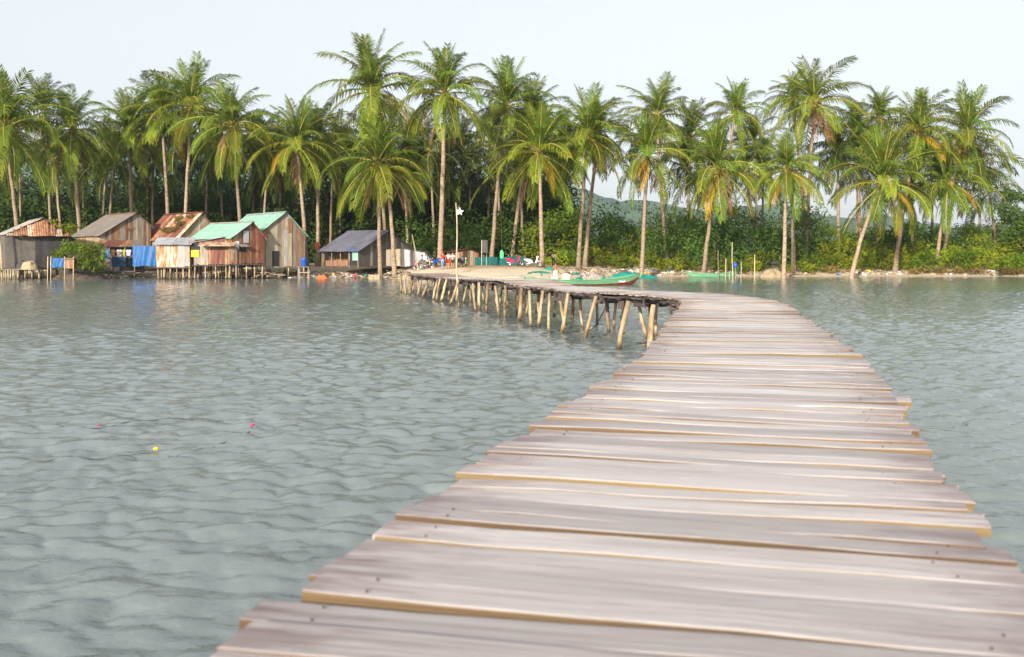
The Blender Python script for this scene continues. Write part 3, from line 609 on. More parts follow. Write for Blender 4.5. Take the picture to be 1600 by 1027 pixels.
# ------------------------------------------------------------------ bushes and undergrowth
def leaf_cloud(rs, lobes, n, size):
    """n leaf quads spread over ellipsoid lobes (x,y,z,rx,ry,rz)"""
    lob = np.array(lobes, float); vol = (lob[:, 3] * lob[:, 4] * lob[:, 5]) ** 0.67; pick = rs.choice(len(lob), n, p=vol / vol.sum()); L = lob[pick]
    d = rs.normal(size=(n, 3)); d /= np.linalg.norm(d, axis=1)[:, None]
    rad = rs.uniform(0.0, 1, n) ** 0.3 * rs.uniform(.88, 1.14, n)
    c = L[:, :3] + d * rad[:, None] * L[:, 3:]
    nrm = d * 0.5 + rs.normal(size=(n, 3)) * 0.75 + np.array([0, -.1, .35]); nrm /= np.linalg.norm(nrm, axis=1)[:, None]
    u = np.cross(nrm, rs.normal(size=(n, 3))); u /= np.linalg.norm(u, axis=1)[:, None]; v = np.cross(nrm, u)
    a = (size * rs.uniform(.6, 1.3, n))[:, None]; b = a * 0.46
    q = np.stack([c - u * a, c - v * b + nrm * a * .1, c + u * a - nrm * a * .12, c + v * b + nrm * a * .1], 1)
    return q.reshape(-1, 3)
def cloud_mesh(name, v, mat): return np_mesh(name, v, np.arange(len(v)).reshape(-1, 4), mat)
def lobes_for(rs, w, dpt, h, n):
    out = []
    for k in range(n):
        x = rs.uniform(-.5, .5); y = rs.uniform(-.5, .5); top = h * (1 - 1.1 * x * x) * rs.uniform(.62, 1.0); r = rs.uniform(.16, .26) * max(w, h) * .9; r = min(r, h * .42)
        out.append((x * w, y * dpt, max(top - r * .8, r * .6), r * rs.uniform(.9, 1.4), r, r * rs.uniform(.7, 1.0)))
        if rs.rand() < .6: out.append((x * w, y * dpt, max(top - r * .8, r) * .45, r * 1.1, r, r * .9))
    return out
def shrub(px, d, wpx, h, mat, label, group=None, n=900, size=.17, seed=0, cat='shrub', name='shrub', z=None):
    rs = np.random.RandomState(seed + 900); x = (px - 800) / F * d; w = m_of(wpx, d)
    root = thing(name, label, cat, (x, d, gz(x, d) - .05 if z is None else z), 0, group); lb = lobes_for(rs, w, w * .7, h, 9)
    link('foliage', cloud_mesh('shrub_foliage', leaf_cloud(rs, lb, n, size), mat), root)
    for k in range(4):
        l = lb[rs.randint(len(lb))]; mb = MB(); mb.tube([(l[0] * .25, l[1] * .25, -.15), (l[0] * .6, l[1] * .6, l[2] * .55), (l[0], l[1], l[2])], [.05, .035, .015], 5)
        link('stem', mb.mesh('stem', 'bark', True), root)
    return root
# the mass behind: cannot be counted
def thicket(name, label, spans, mat, n, size, seed):
    rs = np.random.RandomState(seed); vs = []
    for (x0, x1, d0, d1, top0, top1, step) in spans:
        px = x0
        while px < x1:
            f = (px - x0) / (x1 - x0); d = rs.uniform(d0, d1); h = (EYE + (YH - (top0 + (top1 - top0) * f)) / F * d) * rs.uniform(.6, 1.1)
            w = m_of(step * 2.0, d); xx = (px - 800) / F * d; v = leaf_cloud(rs, lobes_for(rs, w, 3.5, h, 7), n, size); v += np.array([xx, d, gz(xx, d)]); vs.append(v); px += step * rs.uniform(.7, 1.2)
    o = link(name, cloud_mesh(name, np.concatenate(vs), mat)); o['kind'] = 'stuff'; o['label'] = label; o['category'] = 'undergrowth'
thicket('undergrowth', 'tangled undergrowth behind the palm trunks with the palm shade painted into its leaves', [(-60, 880, 130, 140, 315, 312, 17), (-80, 880, 144, 150, 262, 268, 20), (-90, 880, 156, 162, 230, 236, 17)], 'bush_painted_shade', 1100, .33, 1)
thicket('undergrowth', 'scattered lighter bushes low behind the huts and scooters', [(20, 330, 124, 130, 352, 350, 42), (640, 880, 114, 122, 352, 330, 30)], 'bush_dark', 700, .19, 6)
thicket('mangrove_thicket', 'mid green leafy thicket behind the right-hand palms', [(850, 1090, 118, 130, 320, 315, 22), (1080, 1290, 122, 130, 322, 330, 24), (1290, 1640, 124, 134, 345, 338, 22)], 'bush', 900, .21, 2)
thicket('dark_green_thicket', 'dark green mangrove bushes between the palms of the right half', [(1085, 1245, 113, 119, 322, 330, 17), (860, 1080, 112, 120, 345, 360, 30), (1245, 1640, 118, 124, 362, 352, 30)], 'bush_dark', 900, .2, 3)  # bushes with a darker green leaf, interleaved for variety
thicket('yellow_green_thicket', 'fresh yellow-green bushes scattered through the right-hand thicket', [(860, 1080, 114, 122, 350, 345, 38), (1250, 1640, 115.5, 121, 372, 362, 34)], 'bush_yellow', 620, .16, 5)  # bushes with a yellow-green leaf of their own, mixed in for variety
ORD = ['first', 'second', 'third', 'fourth', 'fifth', 'sixth', 'seventh', 'eighth', 'ninth', 'tenth', 'eleventh', 'twelfth', 'thirteenth', 'fourteenth']
GS = 'low yellow-green shrubs along the right beach'
for k, px in enumerate([1285, 1312, 1352, 1376, 1398, 1420, 1443, 1466, 1490, 1513, 1536, 1560, 1584, 1606]):
    shrub(px, 113.5 + (k % 3) * 1.3, 44, [2.6, 2.2, 2.5, 2.9, 2.5, 2.3][k % 6] * (1.25 if 1460 < px < 1550 else 1), 'bush_yellow' if k % 3 else 'bush', 'low yellow-green shrub, %s from the left in the row along the right beach' % ORD[k], GS, 1100, .15, k)
GG = 'low green scrub at the foot of the middle palms'
for k, px in enumerate([872, 890, 935, 958, 982, 1020, 1048, 1066, 1128, 1146, 1168, 1186, 1246, 1266]):
    shrub(px, 112 + (k % 3), 40, 1.9 + .5 * (k % 3) * .6, 'bush' if k % 2 else 'bush_yellow', 'low green scrub bush, %s from the left at the foot of the middle palms' % ORD[k], GG, 800, .15, k + 40)
GW = 'olive brown scrub on the right sand edge'
for k, px in enumerate([1300, 1440, 1480, 1520, 1575, 1600]):
    shrub(px, 112, 36, 1.1, 'bush_brown', 'olive brown dry scrub, %s from the left at the right sand edge' % ORD[k], GW, 500, .13, k + 80)
shrub(120, 97.5, 64, 3.7, 'bush', 'bushy green mangrove between the dark hut and the washing line', None, 1900, .16, 120, 'mangrove', 'mangrove_bush', .7)
heap('earth_bank', 'low muddy bank under the mangrove beside the dark hut', 'bank', 124, 99, 5.6, 5.0, .95, 'mud', -.15, 21)
shrub(90, 112, 70, 6.2, 'bush_yellow', 'bright green bush behind the dark hut', None, 1700, .18, 121, 'bush', 'bush')
shrub(44, 109, 60, 4.6, 'bush', 'straggly bush behind the rusty gable of the dark hut', None, 900, .18, 122, 'bush', 'bush')
# broadleaf tree at the right edge
rt = at(1605, 300, 117); root = thing('broadleaf_tree', 'dark broadleaf tree at the right edge of the picture', 'tree', (rt.x, 117, gz(rt.x, 117) - .2))
rs = np.random.RandomState(44); lb = [(rs.uniform(-2.6, 2.4), rs.uniform(-2, 2), rs.uniform(3.2, 9.6), rs.uniform(1, 1.6), rs.uniform(1, 1.5), rs.uniform(.7, 1.2)) for _ in range(24)]
link('crown', cloud_mesh('tree_crown', leaf_cloud(rs, lb, 6500, .19), 'bush_dark'), root)
mb = MB(); mb.tube([(0, 0, -.2), (.1, 0, 2.5), (-.15, .1, 5), (0, 0, 7.5)], [.3, .24, .18, .08], 8)
for l in lb[:9]: mb.tube([(0, 0, 2.6), (l[0] * .5, l[1] * .5, l[2] * .72), l[:3]], [.1, .07, .03], 5)
link('trunk', mb.mesh('tree_trunk', 'bark', True), root)

# ------------------------------------------------------------------ huts
def corrugated(w, l, mats, seed=0, amp=.018):
    """sheet w wide (x), l long (y), ribs running along y"""
    rs_ = random.Random(seed); n = max(4, int(w / .1)); mb = MB(); V = []; e0 = rs_.uniform(-.06, .03); e1 = rs_.uniform(-.03, .03)
    for i in range(n + 1):
        x = -w / 2 + w * i / n; z = amp * (1 if i % 2 else -1)
        for y, dz in ((-l / 2 + e0, 0), (0, -.015), (l / 2 + e1, 0)): V += [(x, y, z + dz)]
    for i in range(n):
        for k in range(2): mb.f.append((i * 3 + k, (i + 1) * 3 + k, (i + 1) * 3 + k + 1, i * 3 + k + 1)); mb.m.append(0)
    b = len(V); V2 = [(x, y, z - .012) for x, y, z in V]; mb.f += [tuple(b + q for q in reversed(f)) for f in list(mb.f)]; mb.m = [0] * len(mb.f); mb.v = V + V2
    return mb.mesh('roof_sheet', mats)
class Hut:
    """gable end faces local -Y, ridge runs to +Y; origin under the middle of the ridge's front end"""
    def __init__(s, name, label, px, d, phi, wl, wr, eL, eR, peak, floor, L, seed, cat='hut'):
        x = (px - 800) / F * d; s.r = random.Random(seed); s.root = thing(name, label, cat, (x, d, 0), R(phi))
        s.wl, s.wr, s.eL, s.eR, s.pk, s.fl, s.L = wl, wr, eL, eR, peak, floor, L
    def rz(s, x): return s.eL + (s.pk - s.eL) * (x + s.wl) / s.wl if x < 0 else s.eR + (s.pk - s.eR) * (s.wr - x) / s.wr
    def slope(s, side, mats, over=.25, rows=2, wsheet=.95, front=.3):
        w, e = (s.wl, s.eL) if side < 0 else (s.wr, s.eR); ln = math.hypot(w, s.pk - e); ang = math.atan2(s.pk - e, w); tot = ln + over; n = max(2, round((s.L + front * 2) / wsheet)); sw = (s.L + 2 * front) / n
        for k in range(n):
            yc = -front + sw * (k + .5)
            for j in range(rows):
                rl = tot / rows + .12; tpos = tot * (j + .5) / rows      # from the ridge down
                me = corrugated(sw + .07, rl, s.r.choice(mats), s.r.random())
                p = Vector((side * tpos * math.cos(ang), yc, s.pk - tpos * math.sin(ang) + .05 - .016 * j + .006 * (k % 2)))
                # sheet's own y runs down the slope
                rot = Matrix.Rotation(R(90) * side * 1.0, 3, 'Z'); tilt = Matrix.Rotation(ang * side + R(s.r.uniform(-.6, .6)), 3, 'Y')
                link('roof_sheet', me, s.root, p, (tilt @ rot).to_euler())
    def ridge(s, mat, front=.3):
        mb = MB(); w = .22; a = R(30); y0 = -front - .02; y1 = s.L + front
        mb.add([(-w, y0, s.pk - .02), (0, y0, s.pk + .105), (w, y0, s.pk - .02), (-w, y1, s.pk - .02), (0, y1, s.pk + .105), (w, y1, s.pk - .02)], [(0, 1, 4, 3), (1, 2, 5, 4)])
        link('ridge_cap', mb.mesh('ridge_cap', mat), s.root)
    def board(s, x0, x1, y, z0, zf, mat, name='wall_board', axis=0):
        mb = MB(); t = .03; z1, z2 = zf(x0), zf(x1); q = s.r.uniform(0, .015)
        if axis == 0: mb.prism([(x0, z0), (x1, z0), (x1, z2), (x0, z1)], y - t / 2 - q, y + t / 2 - q)
        else:
            vs = [(y + sx * t / 2 - q, u, z) for sx in (-1, 1) for u, z in ((x0, z0), (x1, z0), (x1, z2), (x0, z1))]
            mb.add(vs, [(3, 2, 1, 0), (4, 5, 6, 7), (0, 1, 5, 4), (1, 2, 6, 5), (2, 3, 7, 6), (3, 0, 4, 7)])
        return link(name, mb.mesh(name, mat), s.root)
    def gable(s, mats, bw=.3, y=0.0, skip=None, rear=True):
        x = -s.wl + .05
        while x < s.wr - .08:
            w = bw * s.r.uniform(.75, 1.3); x1 = min(x + w, s.wr - .05)
            for (u0, u1) in ([(x, min(x1, 0)), (max(x, 0), x1)] if x < 0 < x1 else [(x, x1)]):
                if u1 - u0 > .02: s.board(u0 + .006, u1 - .006, y, s.fl + s.r.uniform(-.08, .05), lambda q: s.rz(q) - .05, s.r.choice(mats(u0) if callable(mats) else mats))
            x = x1
        if rear:
            mb = MB(); mb.prism([(-s.wl + .05, s.fl), (s.wr - .05, s.fl), (s.wr - .05, s.eR - .05), (0, s.pk - .06), (-s.wl + .05, s.eL - .05)], s.L - .04, s.L); link('rear_wall', mb.mesh('rear_wall', 'board_grey'), s.root)
            mb = MB(); mb.box((s.wr - .07, s.L / 2, (s.fl + s.eR) / 2 - .03), (.03, s.L - .14, s.eR - s.fl - .08)); link('side_wall', mb.mesh('side_wall', 'board_grey'), s.root)
    def left(s, mats, bw=.3, z1=None):
        u = .04
        while u < s.L - .06:
            w = bw * s.r.uniform(.75, 1.3); u1 = min(u + w, s.L - .04)
            s.board(u + .006, u1 - .006, -s.wl + .07, s.fl + s.r.uniform(-.08, .05), lambda q: (z1 or s.eL) - .04, s.r.choice(mats), axis=1); u = u1
    def stilts(s, n, z0=-.6, r=.08, m=3):
        for i in range(n):
            for j in range(m):
                x = -s.wl + .15 + (s.wl + s.wr - .3) * i / (n - 1); y = .1 + (s.L - .2) * j / (m - 1); mb = MB()
                mb.tube([(x + s.r.uniform(-.12, .12), y, z0), (x + s.r.uniform(-.04, .04), y, (s.fl + z0) / 2), (x, y, s.fl + .02)], [r * s.r.uniform(.8, 1.2), r * .95, r * .9], 7)
                link('stilt', mb.mesh('stilt', 'post', True), s.root)
    def floor(s, over=.1):
        mb = MB(); mb.box(((s.wr - s.wl) / 2, s.L / 2, s.fl - .09), (s.wl + s.wr + over * 2, s.L + over * 2, .1)); link('floor', mb.mesh('floor', 'old_wood'), s.root)

# large green-roofed house
h = Hut('plank_house', 'tall house with mint green roof and grey vertical board gable', 446, 102, 40, 3.2, 2.3, 4.35, 4.5, 6.75, 1.15, 8.6, 1, 'house')
h.slope(-1, ['green_roof']); h.slope(1, ['green_roof']); h.ridge('zinc'); h.gable(lambda x: ['board_grey', 'board_grey', 'board_cream', 'board_brown'] if x > 0 else ['board_grey', 'board_grey', 'board_cream'], .32); h.left(['board_grey', 'board_brown'])
for (x0, x1, z0, z1, mt) in [(-2.2, -1.6, 1.2, 4.4, 'board_cream'), (-.2, .25, 1.2, 4.9, 'white_roof'), (.3, .7, 1.2, 4.6, 'board_cream'), (.25, .75, 4.6, 6.1, 'board_brown')]: h.board(x0, x1, -.06, z0, lambda q, z1=z1: z1, mt, 'patch_board')
mb = MB(); mb.box((-2.4, -.07, 4.55), (1.1, .04, .42), Matrix.Rotation(R(-32), 3, 'Y')); link('rust_patch', mb.mesh('rust_patch', 'rust'), h.root)
h.stilts(4, .1, .07)
mb = MB(); mb.box((-1.1, -.04, 2.0), (.75, .05, 1.55)); link('doorway_dark_panel', mb.mesh('doorway_dark_panel', 'black'), h.root)  # solid black panel paints the unlit room behind the door
# smaller green-roofed hut in front, on stilts, with its lean-to
h = Hut('stilt_hut', 'stilt hut with smaller mint green roof and rusty brown gable', 393, 98.5, 48, 2.5, 1.5, 4.0, 4.1, 5.62, 1.5, 7.2, 2)
h.slope(-1, ['green_roof'], over=.1); h.slope(1, ['rust_dark', 'rust']); h.ridge('white_roof'); h.floor(); h.left(['board_brown', 'rust_dark']); h.stilts(5, -.7, .08)
h.gable(lambda x: ['board_brown', 'rust_dark', 'rust', 'rust_dark'] if x > -1.2 else ['board_cream', 'zinc_rusty', 'board_brown'], .3)
for (x0, x1, z0, z1, mt) in [(-.95, -.35, 3.55, 4.75, 'zinc'), (-1.9, -1.45, 2.85, 3.7, 'white')]: h.board(x0, x1, -.07, z0, lambda q, z1=z1: z1, mt, 'patch_panel')
mb = MB(); mb.box((-1.05, -.32, 3.28), (.95, .62, .03), Matrix.Rotation(R(24), 3, 'X')); link('awning_flap', mb.mesh('awning_flap', 'board_grey'), h.root)
mb = MB(); mb.box((-1.05, -.06, 2.95), (.8, .05, .5)); link('window_dark_panel', mb.mesh('window_dark_panel', 'black'), h.root)  # black panel, the dark inside of the opening put in as colour
# front room: lower lean-to under sheets
h = Hut('lean_to_room', 'low front room with rust-streaked sheet roof and brown board wall on stilts', 350, 97, 6, 2.9, 1.3, 3.55, 3.0, 4.05, 1.42, 3.2, 3)
h.slope(-1, ['zinc', 'zinc_rusty', 'white_roof'], over=.05, rows=1); h.slope(1, ['zinc_rusty', 'zinc_rusty', 'rust'], over=.15, rows=1)
h.gable(lambda x: ['board_grey'] if x < -1.6 else ['rust_dark', 'board_brown', 'rust_dark'], .26); h.left(['zinc_rusty']); h.floor(); h.stilts(5, -.8, .07)
mb = MB(); mb.prism([(-2.9, 4.2), (1.35, 3.5), (1.15, 3.05), (-2.2, 3.3)], -.75, -.72); 
mb = MB(); mb.box((-.55, -.55, 3.42), (3.4, 1.15, .03), Matrix.Rotation(R(20), 3, 'X')); link('awning_sheet', mb.mesh('awning_sheet', 'zinc_rusty'), h.root)
mb = MB(); mb.box((-2.72, -.09, 2.5), (.75, .04, .68)); link('yellow_panel', mb.mesh('yellow_panel', 'yellow'), h.root)
mb = MB(); mb.box((-2.7, -.08, 3.2), (.8, .05, .62)); link('window_dark_panel', mb.mesh('window_dark_panel', 'black'), h.root)  # black panel painted for the unlit inside of the front room
# white and rust shed
h = Hut('stilt_shed', 'boxy shed of rust-streaked white sheets with silver roof standing on stilts', 271, 96.5, 3, 1.65, 1.65, 3.35, 3.35, 3.42, 1.22, 2.6, 4, 'shed')
h.gable(lambda x: ['zinc_rusty'] if x < -.3 else ['white_roof', 'white_roof', 'zinc_rusty'], .55); h.left(['zinc_rusty'], .6); h.floor(); h.stilts(6, -.8, .085)
for k in range(4): link('roof_sheet', corrugated(.95, 2.0, 'zinc', k), h.root, (-1.42 + .93 * k, .45, 3.72 + .006 * (k % 2)), (R(21), 0, 0))
mb = MB(); mb.tube([(1.6, -.12, -.6), (1.55, -.12, 3.75)], .06, 7); link('corner_post', mb.mesh('corner_post', 'post', True), h.root)
# rust roofed house
h = Hut('rust_roofed_house', 'house with streaked rust-red roof overgrown by a vine', 315, 107, 45, 2.75, 1.6, 4.15, 5.0, 6.95, 1.2, 8.4, 5, 'house')
h.slope(-1, ['rust_dark', 'rust', 'rust', 'rust_dark', 'zinc_rusty'], wsheet=.8); h.slope(1, ['rust']); h.ridge('rust_dark'); h.gable(['board_cream', 'zinc_rusty']); h.left(['board_brown', 'board_grey'])
rs = np.random.RandomState(9); lb = [(-1.3 + rs.uniform(-.9, .8), 2.6 + rs.uniform(-1.6, 2.2), 0, .6, .7, .28) for _ in range(9)]; lb = [(a, b, h.rz(a) + .2, c, d_, e) for a, b, _, c, d_, e in lb]
link('roof_vine', cloud_mesh('roof_vine', leaf_cloud(rs, lb, 1000, .13), 'bush_brown'), h.root)['label'] = 'olive green vine growing on the rusty roof'
# grey brown roofed house
h = Hut('grey_roofed_house', 'house with wide grey-brown roof and weathered grey gable', 212, 108, 45, 3.95, 1.8, 4.5, 5.5, 6.95, 1.2, 7.2, 6, 'house')
h.slope(-1, ['grey_roof'], wsheet=1.0); h.slope(1, ['grey_roof']); h.ridge('rust'); h.gable(['board_grey', 'board_grey', 'board_grey', 'board_brown']); h.left(['board_cream', 'board_cream', 'zinc_rusty'])
for (z, x0, x1) in [(5.35, -1.3, -.2), (5.15, -1.1, -.3)]: h.board(x0, x1, -.07, z - .12, lambda q, z=z: z, 'rust', 'patch_board')
# dark hut on the left edge
h = Hut('dark_stilt_hut', 'dark tarp-walled stilt hut at the left edge with rusty hipped gable', 66, 98, 34, 3.3, 2.9, 4.35, 4.0, 5.95, 1.05, 8.0, 7)
h.slope(-1, ['white_roof'], over=.1); h.slope(1, ['rust', 'board_brown'], over=.3); h.ridge('white_roof'); h.floor(.3); h.stilts(9, -.8, .06, 3)
h.gable(lambda x: ['tarp_grey'] if x < -1.0 else ['tarp_dark'], 1.3); h.left(['tarp_grey'], 1.2)
for k in range(9):   # short hip of rusty sheets over the gable
    x = -2.9 + .62 * k; top = h.rz(x) - .02; low = 4.2
    if top - low > .15:
        ln = math.hypot(top - low, .75); link('hip_sheet', corrugated(.66, ln, h.r.choice(['rust', 'rust', 'zinc_rusty']), k, .02), h.root, (x, -.5 - .02 * (k % 2), (top + low) / 2 + .03), (math.atan2(top - low, .75), 0, 0))
mb = MB(); mb.tube([(-3.6, -1.0, -.7), (-3.75, -1.0, 2.6), (-4.0, -1.0, 5.1)], [.09, .08, .06], 8); link('corner_pole', mb.mesh('corner_pole', 'stake', True), h.root)
mb = MB(); mb.box((-2.4, -1.2, .98), (3.9, 1.9, .08)); link('platform', mb.mesh('platform', 'drift'), h.root)
for k in range(7):
    mb = MB(); x = -4.2 + .6 * k; mb.tube([(x + rp.uniform(-.1, .1), -2.0, -.7), (x, -2.0, .98)], [.07, .06], 6); link('stilt', mb.mesh('stilt', 'post', True), h.root)
# open hut with the slate roof behind the palms
h = Hut('slate_roofed_hut', 'open-fronted hut with slate blue roof behind the short bright palm', 604, 106.5, 56, 4.3, 5.0, 2.95, 2.75, 4.95, 1.2, 5.4, 8)
h.slope(-1, ['slate_roof'], over=.5); h.slope(1, ['slate_roof', 'zinc', 'slate_roof']); h.ridge('slate_roof'); h.gable(['tarp_grey', 'board_grey', 'tarp_grey'], .4, rear=True)
for k in range(5):
    mb = MB(); mb.tube([(-4.2, .2 + k * 1.25, 1.0), (-4.2, .2 + k * 1.25, 3.1)], .06, 6); link('veranda_post', mb.mesh('veranda_post', 'post', True), h.root)
mb = MB(); mb.box((-2.2, 2.7, 2.1), (.05, 5.2, 1.9)); link('inner_wall', mb.mesh('inner_wall', 'board_brown'), h.root)
mb = MB(); mb.box((-4.19, 1.0, 1.95), (.05, 1.3, 1.4)); link('doorway_dark_panel', mb.mesh('doorway_dark_panel', 'black'), h.root)  # black panel stands in for the dark interior, no real opening
mb = MB(); mb.box((-4.22, 3.2, 1.5), (.04, 3.2, .6)); link('veranda_rail_wall', mb.mesh('rail', 'board_brown'), h.root)
mb = MB(); mb.box((-4.3, .9, 2.85), (.05, 1.9, .4)); link('blue_awning', mb.mesh('blue_awning', 'tarp_blue'), h.root)
mb = MB(); mb.box((-4.36, .45, 2.25), (.05, .8, .9)); link('green_shutter', mb.mesh('green_shutter', 'green_roof'), h.root)
# plank shed with zinc boards to the right of it
h = Hut('zinc_board_shed', 'low shed of upright pale boards between the slate-roofed hut and the parked motorbikes', 628, 104.5, 3, 1.7, 2.5, 3.0, 2.65, 3.1, 1.2, 2.6, 9, 'shed')
h.slope(-1, ['slate_roof', 'grey_roof'], rows=1); h.slope(1, ['slate_roof', 'zinc'], rows=1); h.gable(lambda x: ['zinc', 'board_grey', 'zinc'] if x > .2 else ['board_cream', 'bush_yellow', 'board_grey'] if False else ['board_grey', 'board_cream'], .36)
# far dark shed by the sign
h = Hut('small_dark_shed', 'small dark shed in the shade right of the flagpole', 733, 109, 20, 1.6, 1.2, 2.75, 2.6, 3.0, 1.15, 2.6, 10, 'shed')
h.slope(-1, ['rust_dark'], rows=1); h.slope(1, ['rust_dark'], rows=1); h.gable(['board_brown', 'board_brown', 'board_cream'], .4); h.left(['board_brown'])

# washing place: rusty lean-to with garments
x0 = (182 - 800) / F * 101; r_ = thing('washing_shelter', 'rusty sheet lean-to over the washing line', 'shelter', (x0, 101, 0))
for k in range(5): link('roof_sheet', corrugated(.95, 2.2, ['rust', 'rust_dark', 'rust_dark', 'rust', 'grey_roof'][k], k + 50), r_, (-1.85 + .93 * k, .3, 3.55 + .1 * (k % 2) * .1), (R(17), 0, R(-2)))
for x in (-2.1, -.6, 1.0, 2.0):
    mb = MB(); mb.tube([(x, -.4, .2), (x + .04, -.4, 3.25)], .05, 6); link('pole', mb.mesh('pole', 'post', True), r_)
mb = MB(); mb.box((0, 2.0, 1.9), (4.2, .06, 2.6)); link('back_wall', mb.mesh('back_wall', 'tarp_dark'), r_)
mb = MB(); mb.box((.1, -.2, .72), (4.4, 1.6, .1)); link('floor', mb.mesh('floor', 'old_wood'), r_)
mb = MB(); mb.tube([(-2.1, -.4, 2.95), (0, -.4, 2.86), (2.0, -.4, 2.95)], .01, 4); link('line', mb.mesh('line', 'black'), r_)
def garment(px, wpx, hpx, mat, label, sleeves=True):
    p = at(px, 388, 100.55); w = m_of(wpx, 100.5); hh = m_of(hpx, 100.5)
    prof = [(-w * .5, 0), (-w * .16, .02), (0, -.04), (w * .16, .02), (w * .5, 0), (w * .72, -hh * .28), (w * .5, -hh * .34), (w * .46, -hh), (0, -hh * 1.03), (-w * .46, -hh), (-w * .5, -hh * .34), (-w * .72, -hh * .28)] if sleeves else [(-w * .5, 0), (w * .5, 0), (w * .46, -hh), (0, -hh * .95), (-w * .48, -hh * 1.02)]
    mb = MB(); mb.prism(prof, -.02, .02); tag(link('hanging_garment', mb.mesh('garment', mat), None, (p.x, 100.55, 2.9), (0, 0, R(random.uniform(-12, 12)))), label, 'garment', 'washing hung out on the line')
cc = lambda n, c: M.setdefault(n, plain(n, c, 0.85))
cc('cream_cloth', (.62, .55, .38)); cc('green_cloth', (.03, .26, .12)); cc('blue_cloth', (.10, .20, .34)); cc('brown_cloth', (.26, .12, .06)); cc('pink_cloth', (.60, .48, .50)); cc('lime_cloth', (.28, .40, .06)); cc('lilac_cloth', (.50, .38, .60)); cc('navy_cloth', (.012, .05, .10)); cc('white_cloth', (.72, .70, .67)); cc('red_cloth', (.55, .03, .035)); cc('denim', (.22, .32, .50)); cc('mint_cloth', (.10, .50, .22)); cc('dark_cloth', (.04, .035, .04)); cc('tan_cloth', (.55, .40, .20))
garment(160, 4, 13, 'cream_cloth', 'narrow cream towel, leftmost piece on the washing line', False); garment(164, 3.5, 15, 'green_cloth', 'dark green strip of cloth on the washing line', False); garment(169, 5, 13, 'blue_cloth', 'grey-blue garment on the washing line'); garment(177, 5, 12, 'brown_cloth', 'brown garment on the washing line'); garment(186.5, 7, 11, 'pink_cloth', 'pale pink shirt on the washing line'); garment(193.5, 3.5, 9, 'lime_cloth', 'small lime green garment on the washing line'); garment(201, 7, 9, 'lilac_cloth', 'lilac and white top at the right end of the washing line')
p = at(186, 403, 100.2); mb = MB(); mb.prism([(-.7, -.0), (-.3, .03), (.7, 0), (.66, -.9), (.1, -.98), (-.68, -.9)], -.03, .03); tag(link('hanging_sheet', mb.mesh('sheet', 'navy_cloth'), None, (p.x, 100.2, 2.15)), 'dark teal sheet hanging low under the washing line', 'sheet')
def drape(name, px0, px1, y0, y1, d, mat, label, cat, fold=.07, n=16, rz=0):
    a = at(px0, y0, d); b = at(px1, y1, d); w = b.x - a.x; hh = a.z - b.z; mb = MB(); V = []
    for j in range(7):
        for i in range(n + 1):
            u = i / n; f = math.sin(u * 19 + j * .5) * fold * (.3 + .7 * j / 6) + math.sin(u * 7.3 + 1) * fold * .7; V.append((u * w, f, -hh * j / 6 - .05 * math.sin(u * 9) * (j == 6) + (-.05 * math.sin(math.pi * u * 3) ** 2 if j == 0 else 0)))
    fs = [(j * (n + 1) + i, (j + 1) * (n + 1) + i, (j + 1) * (n + 1) + i + 1, j * (n + 1) + i + 1) for j in range(6) for i in range(n)]
    b0 = len(V); V2 = [(x, y + .02, z) for x, y, z in V]; mb.add(V + V2, fs + [tuple(b0 + q for q in reversed(f)) for f in fs])
    return tag(link(name, mb.mesh(name, mat, True), None, (a.x, d, a.z), (0, 0, rz)), label, cat)
drape('tarpaulin', 207, 243, 384, 416, 99, 'tarp_blue', 'bright blue tarpaulin hung as a wall beside the washing line', 'tarpaulin')
drape('tarpaulin', 80, 100, 403, 418, 95.6, 'tarp_blue', 'small blue tarpaulin panel on posts beside the dark hut', 'tarpaulin', .04)
p = at(108, 418, 95.6); r_ = thing('stilt_hutch', 'rusty brown hutch on thin stakes next to the small blue tarpaulin', 'hutch', (p.x, 95.6, 0))
mb = MB(); mb.box((0, .3, 1.52), (.85, .6, .9)); link('box', mb.mesh('box', 'rust'), r_)
mb = MB(); mb.box((0, .25, 2.02), (1.0, .8, .07), Matrix.Rotation(R(5), 3, 'X')); link('lid', mb.mesh('lid', 'board_grey'), r_)
for x in (-.42, .42, -1.75, -2.05): 
    mb = MB(); mb.tube([(x, -.02, -.5), (x + .03, -.02, 2.2)], .045, 6); link('stake', mb.mesh('stake', 'stake', True), r_)
# blue barrel on a frame
p = at(475, 412, 101.5); r_ = thing('barrel_stand', 'weathered wooden stand under the blue barrel', 'stand', (p.x, 101.5, gz(p.x, 101.5)))
H0 = gz(p.x, 101.5)
for x in (-.5, .5):
    for y in (-.3, .3): mb = MB(); mb.box((x, y, .75), (.08, .08, 1.5)); link('leg', mb.mesh('leg', 'board_grey'), r_)
for z in (.3, .95): mb = MB(); mb.box((0, -.35, z), (1.15, .04, .09)); link('rail', mb.mesh('rail', 'board_grey'), r_)
mb = MB(); mb.box((0, 0, 1.53), (1.3, .8, .06)); link('top', mb.mesh('top', 'board_grey'), r_)
mb = MB(); mb.tube([(0, 0, 0), (0, 0, .08), (0, 0, .3), (0, 0, .32), (0, 0, .6), (0, 0, .62), (0, 0, .85), (0, 0, .9)], [.27, .3, .29, .31, .29, .31, .29, .25], 14)
tag(link('barrel', mb.mesh('barrel', 'blue', True), None, (p.x, 101.5, H0 + 1.56)), 'blue plastic barrel on the stand at the big green-roofed house', 'barrel')

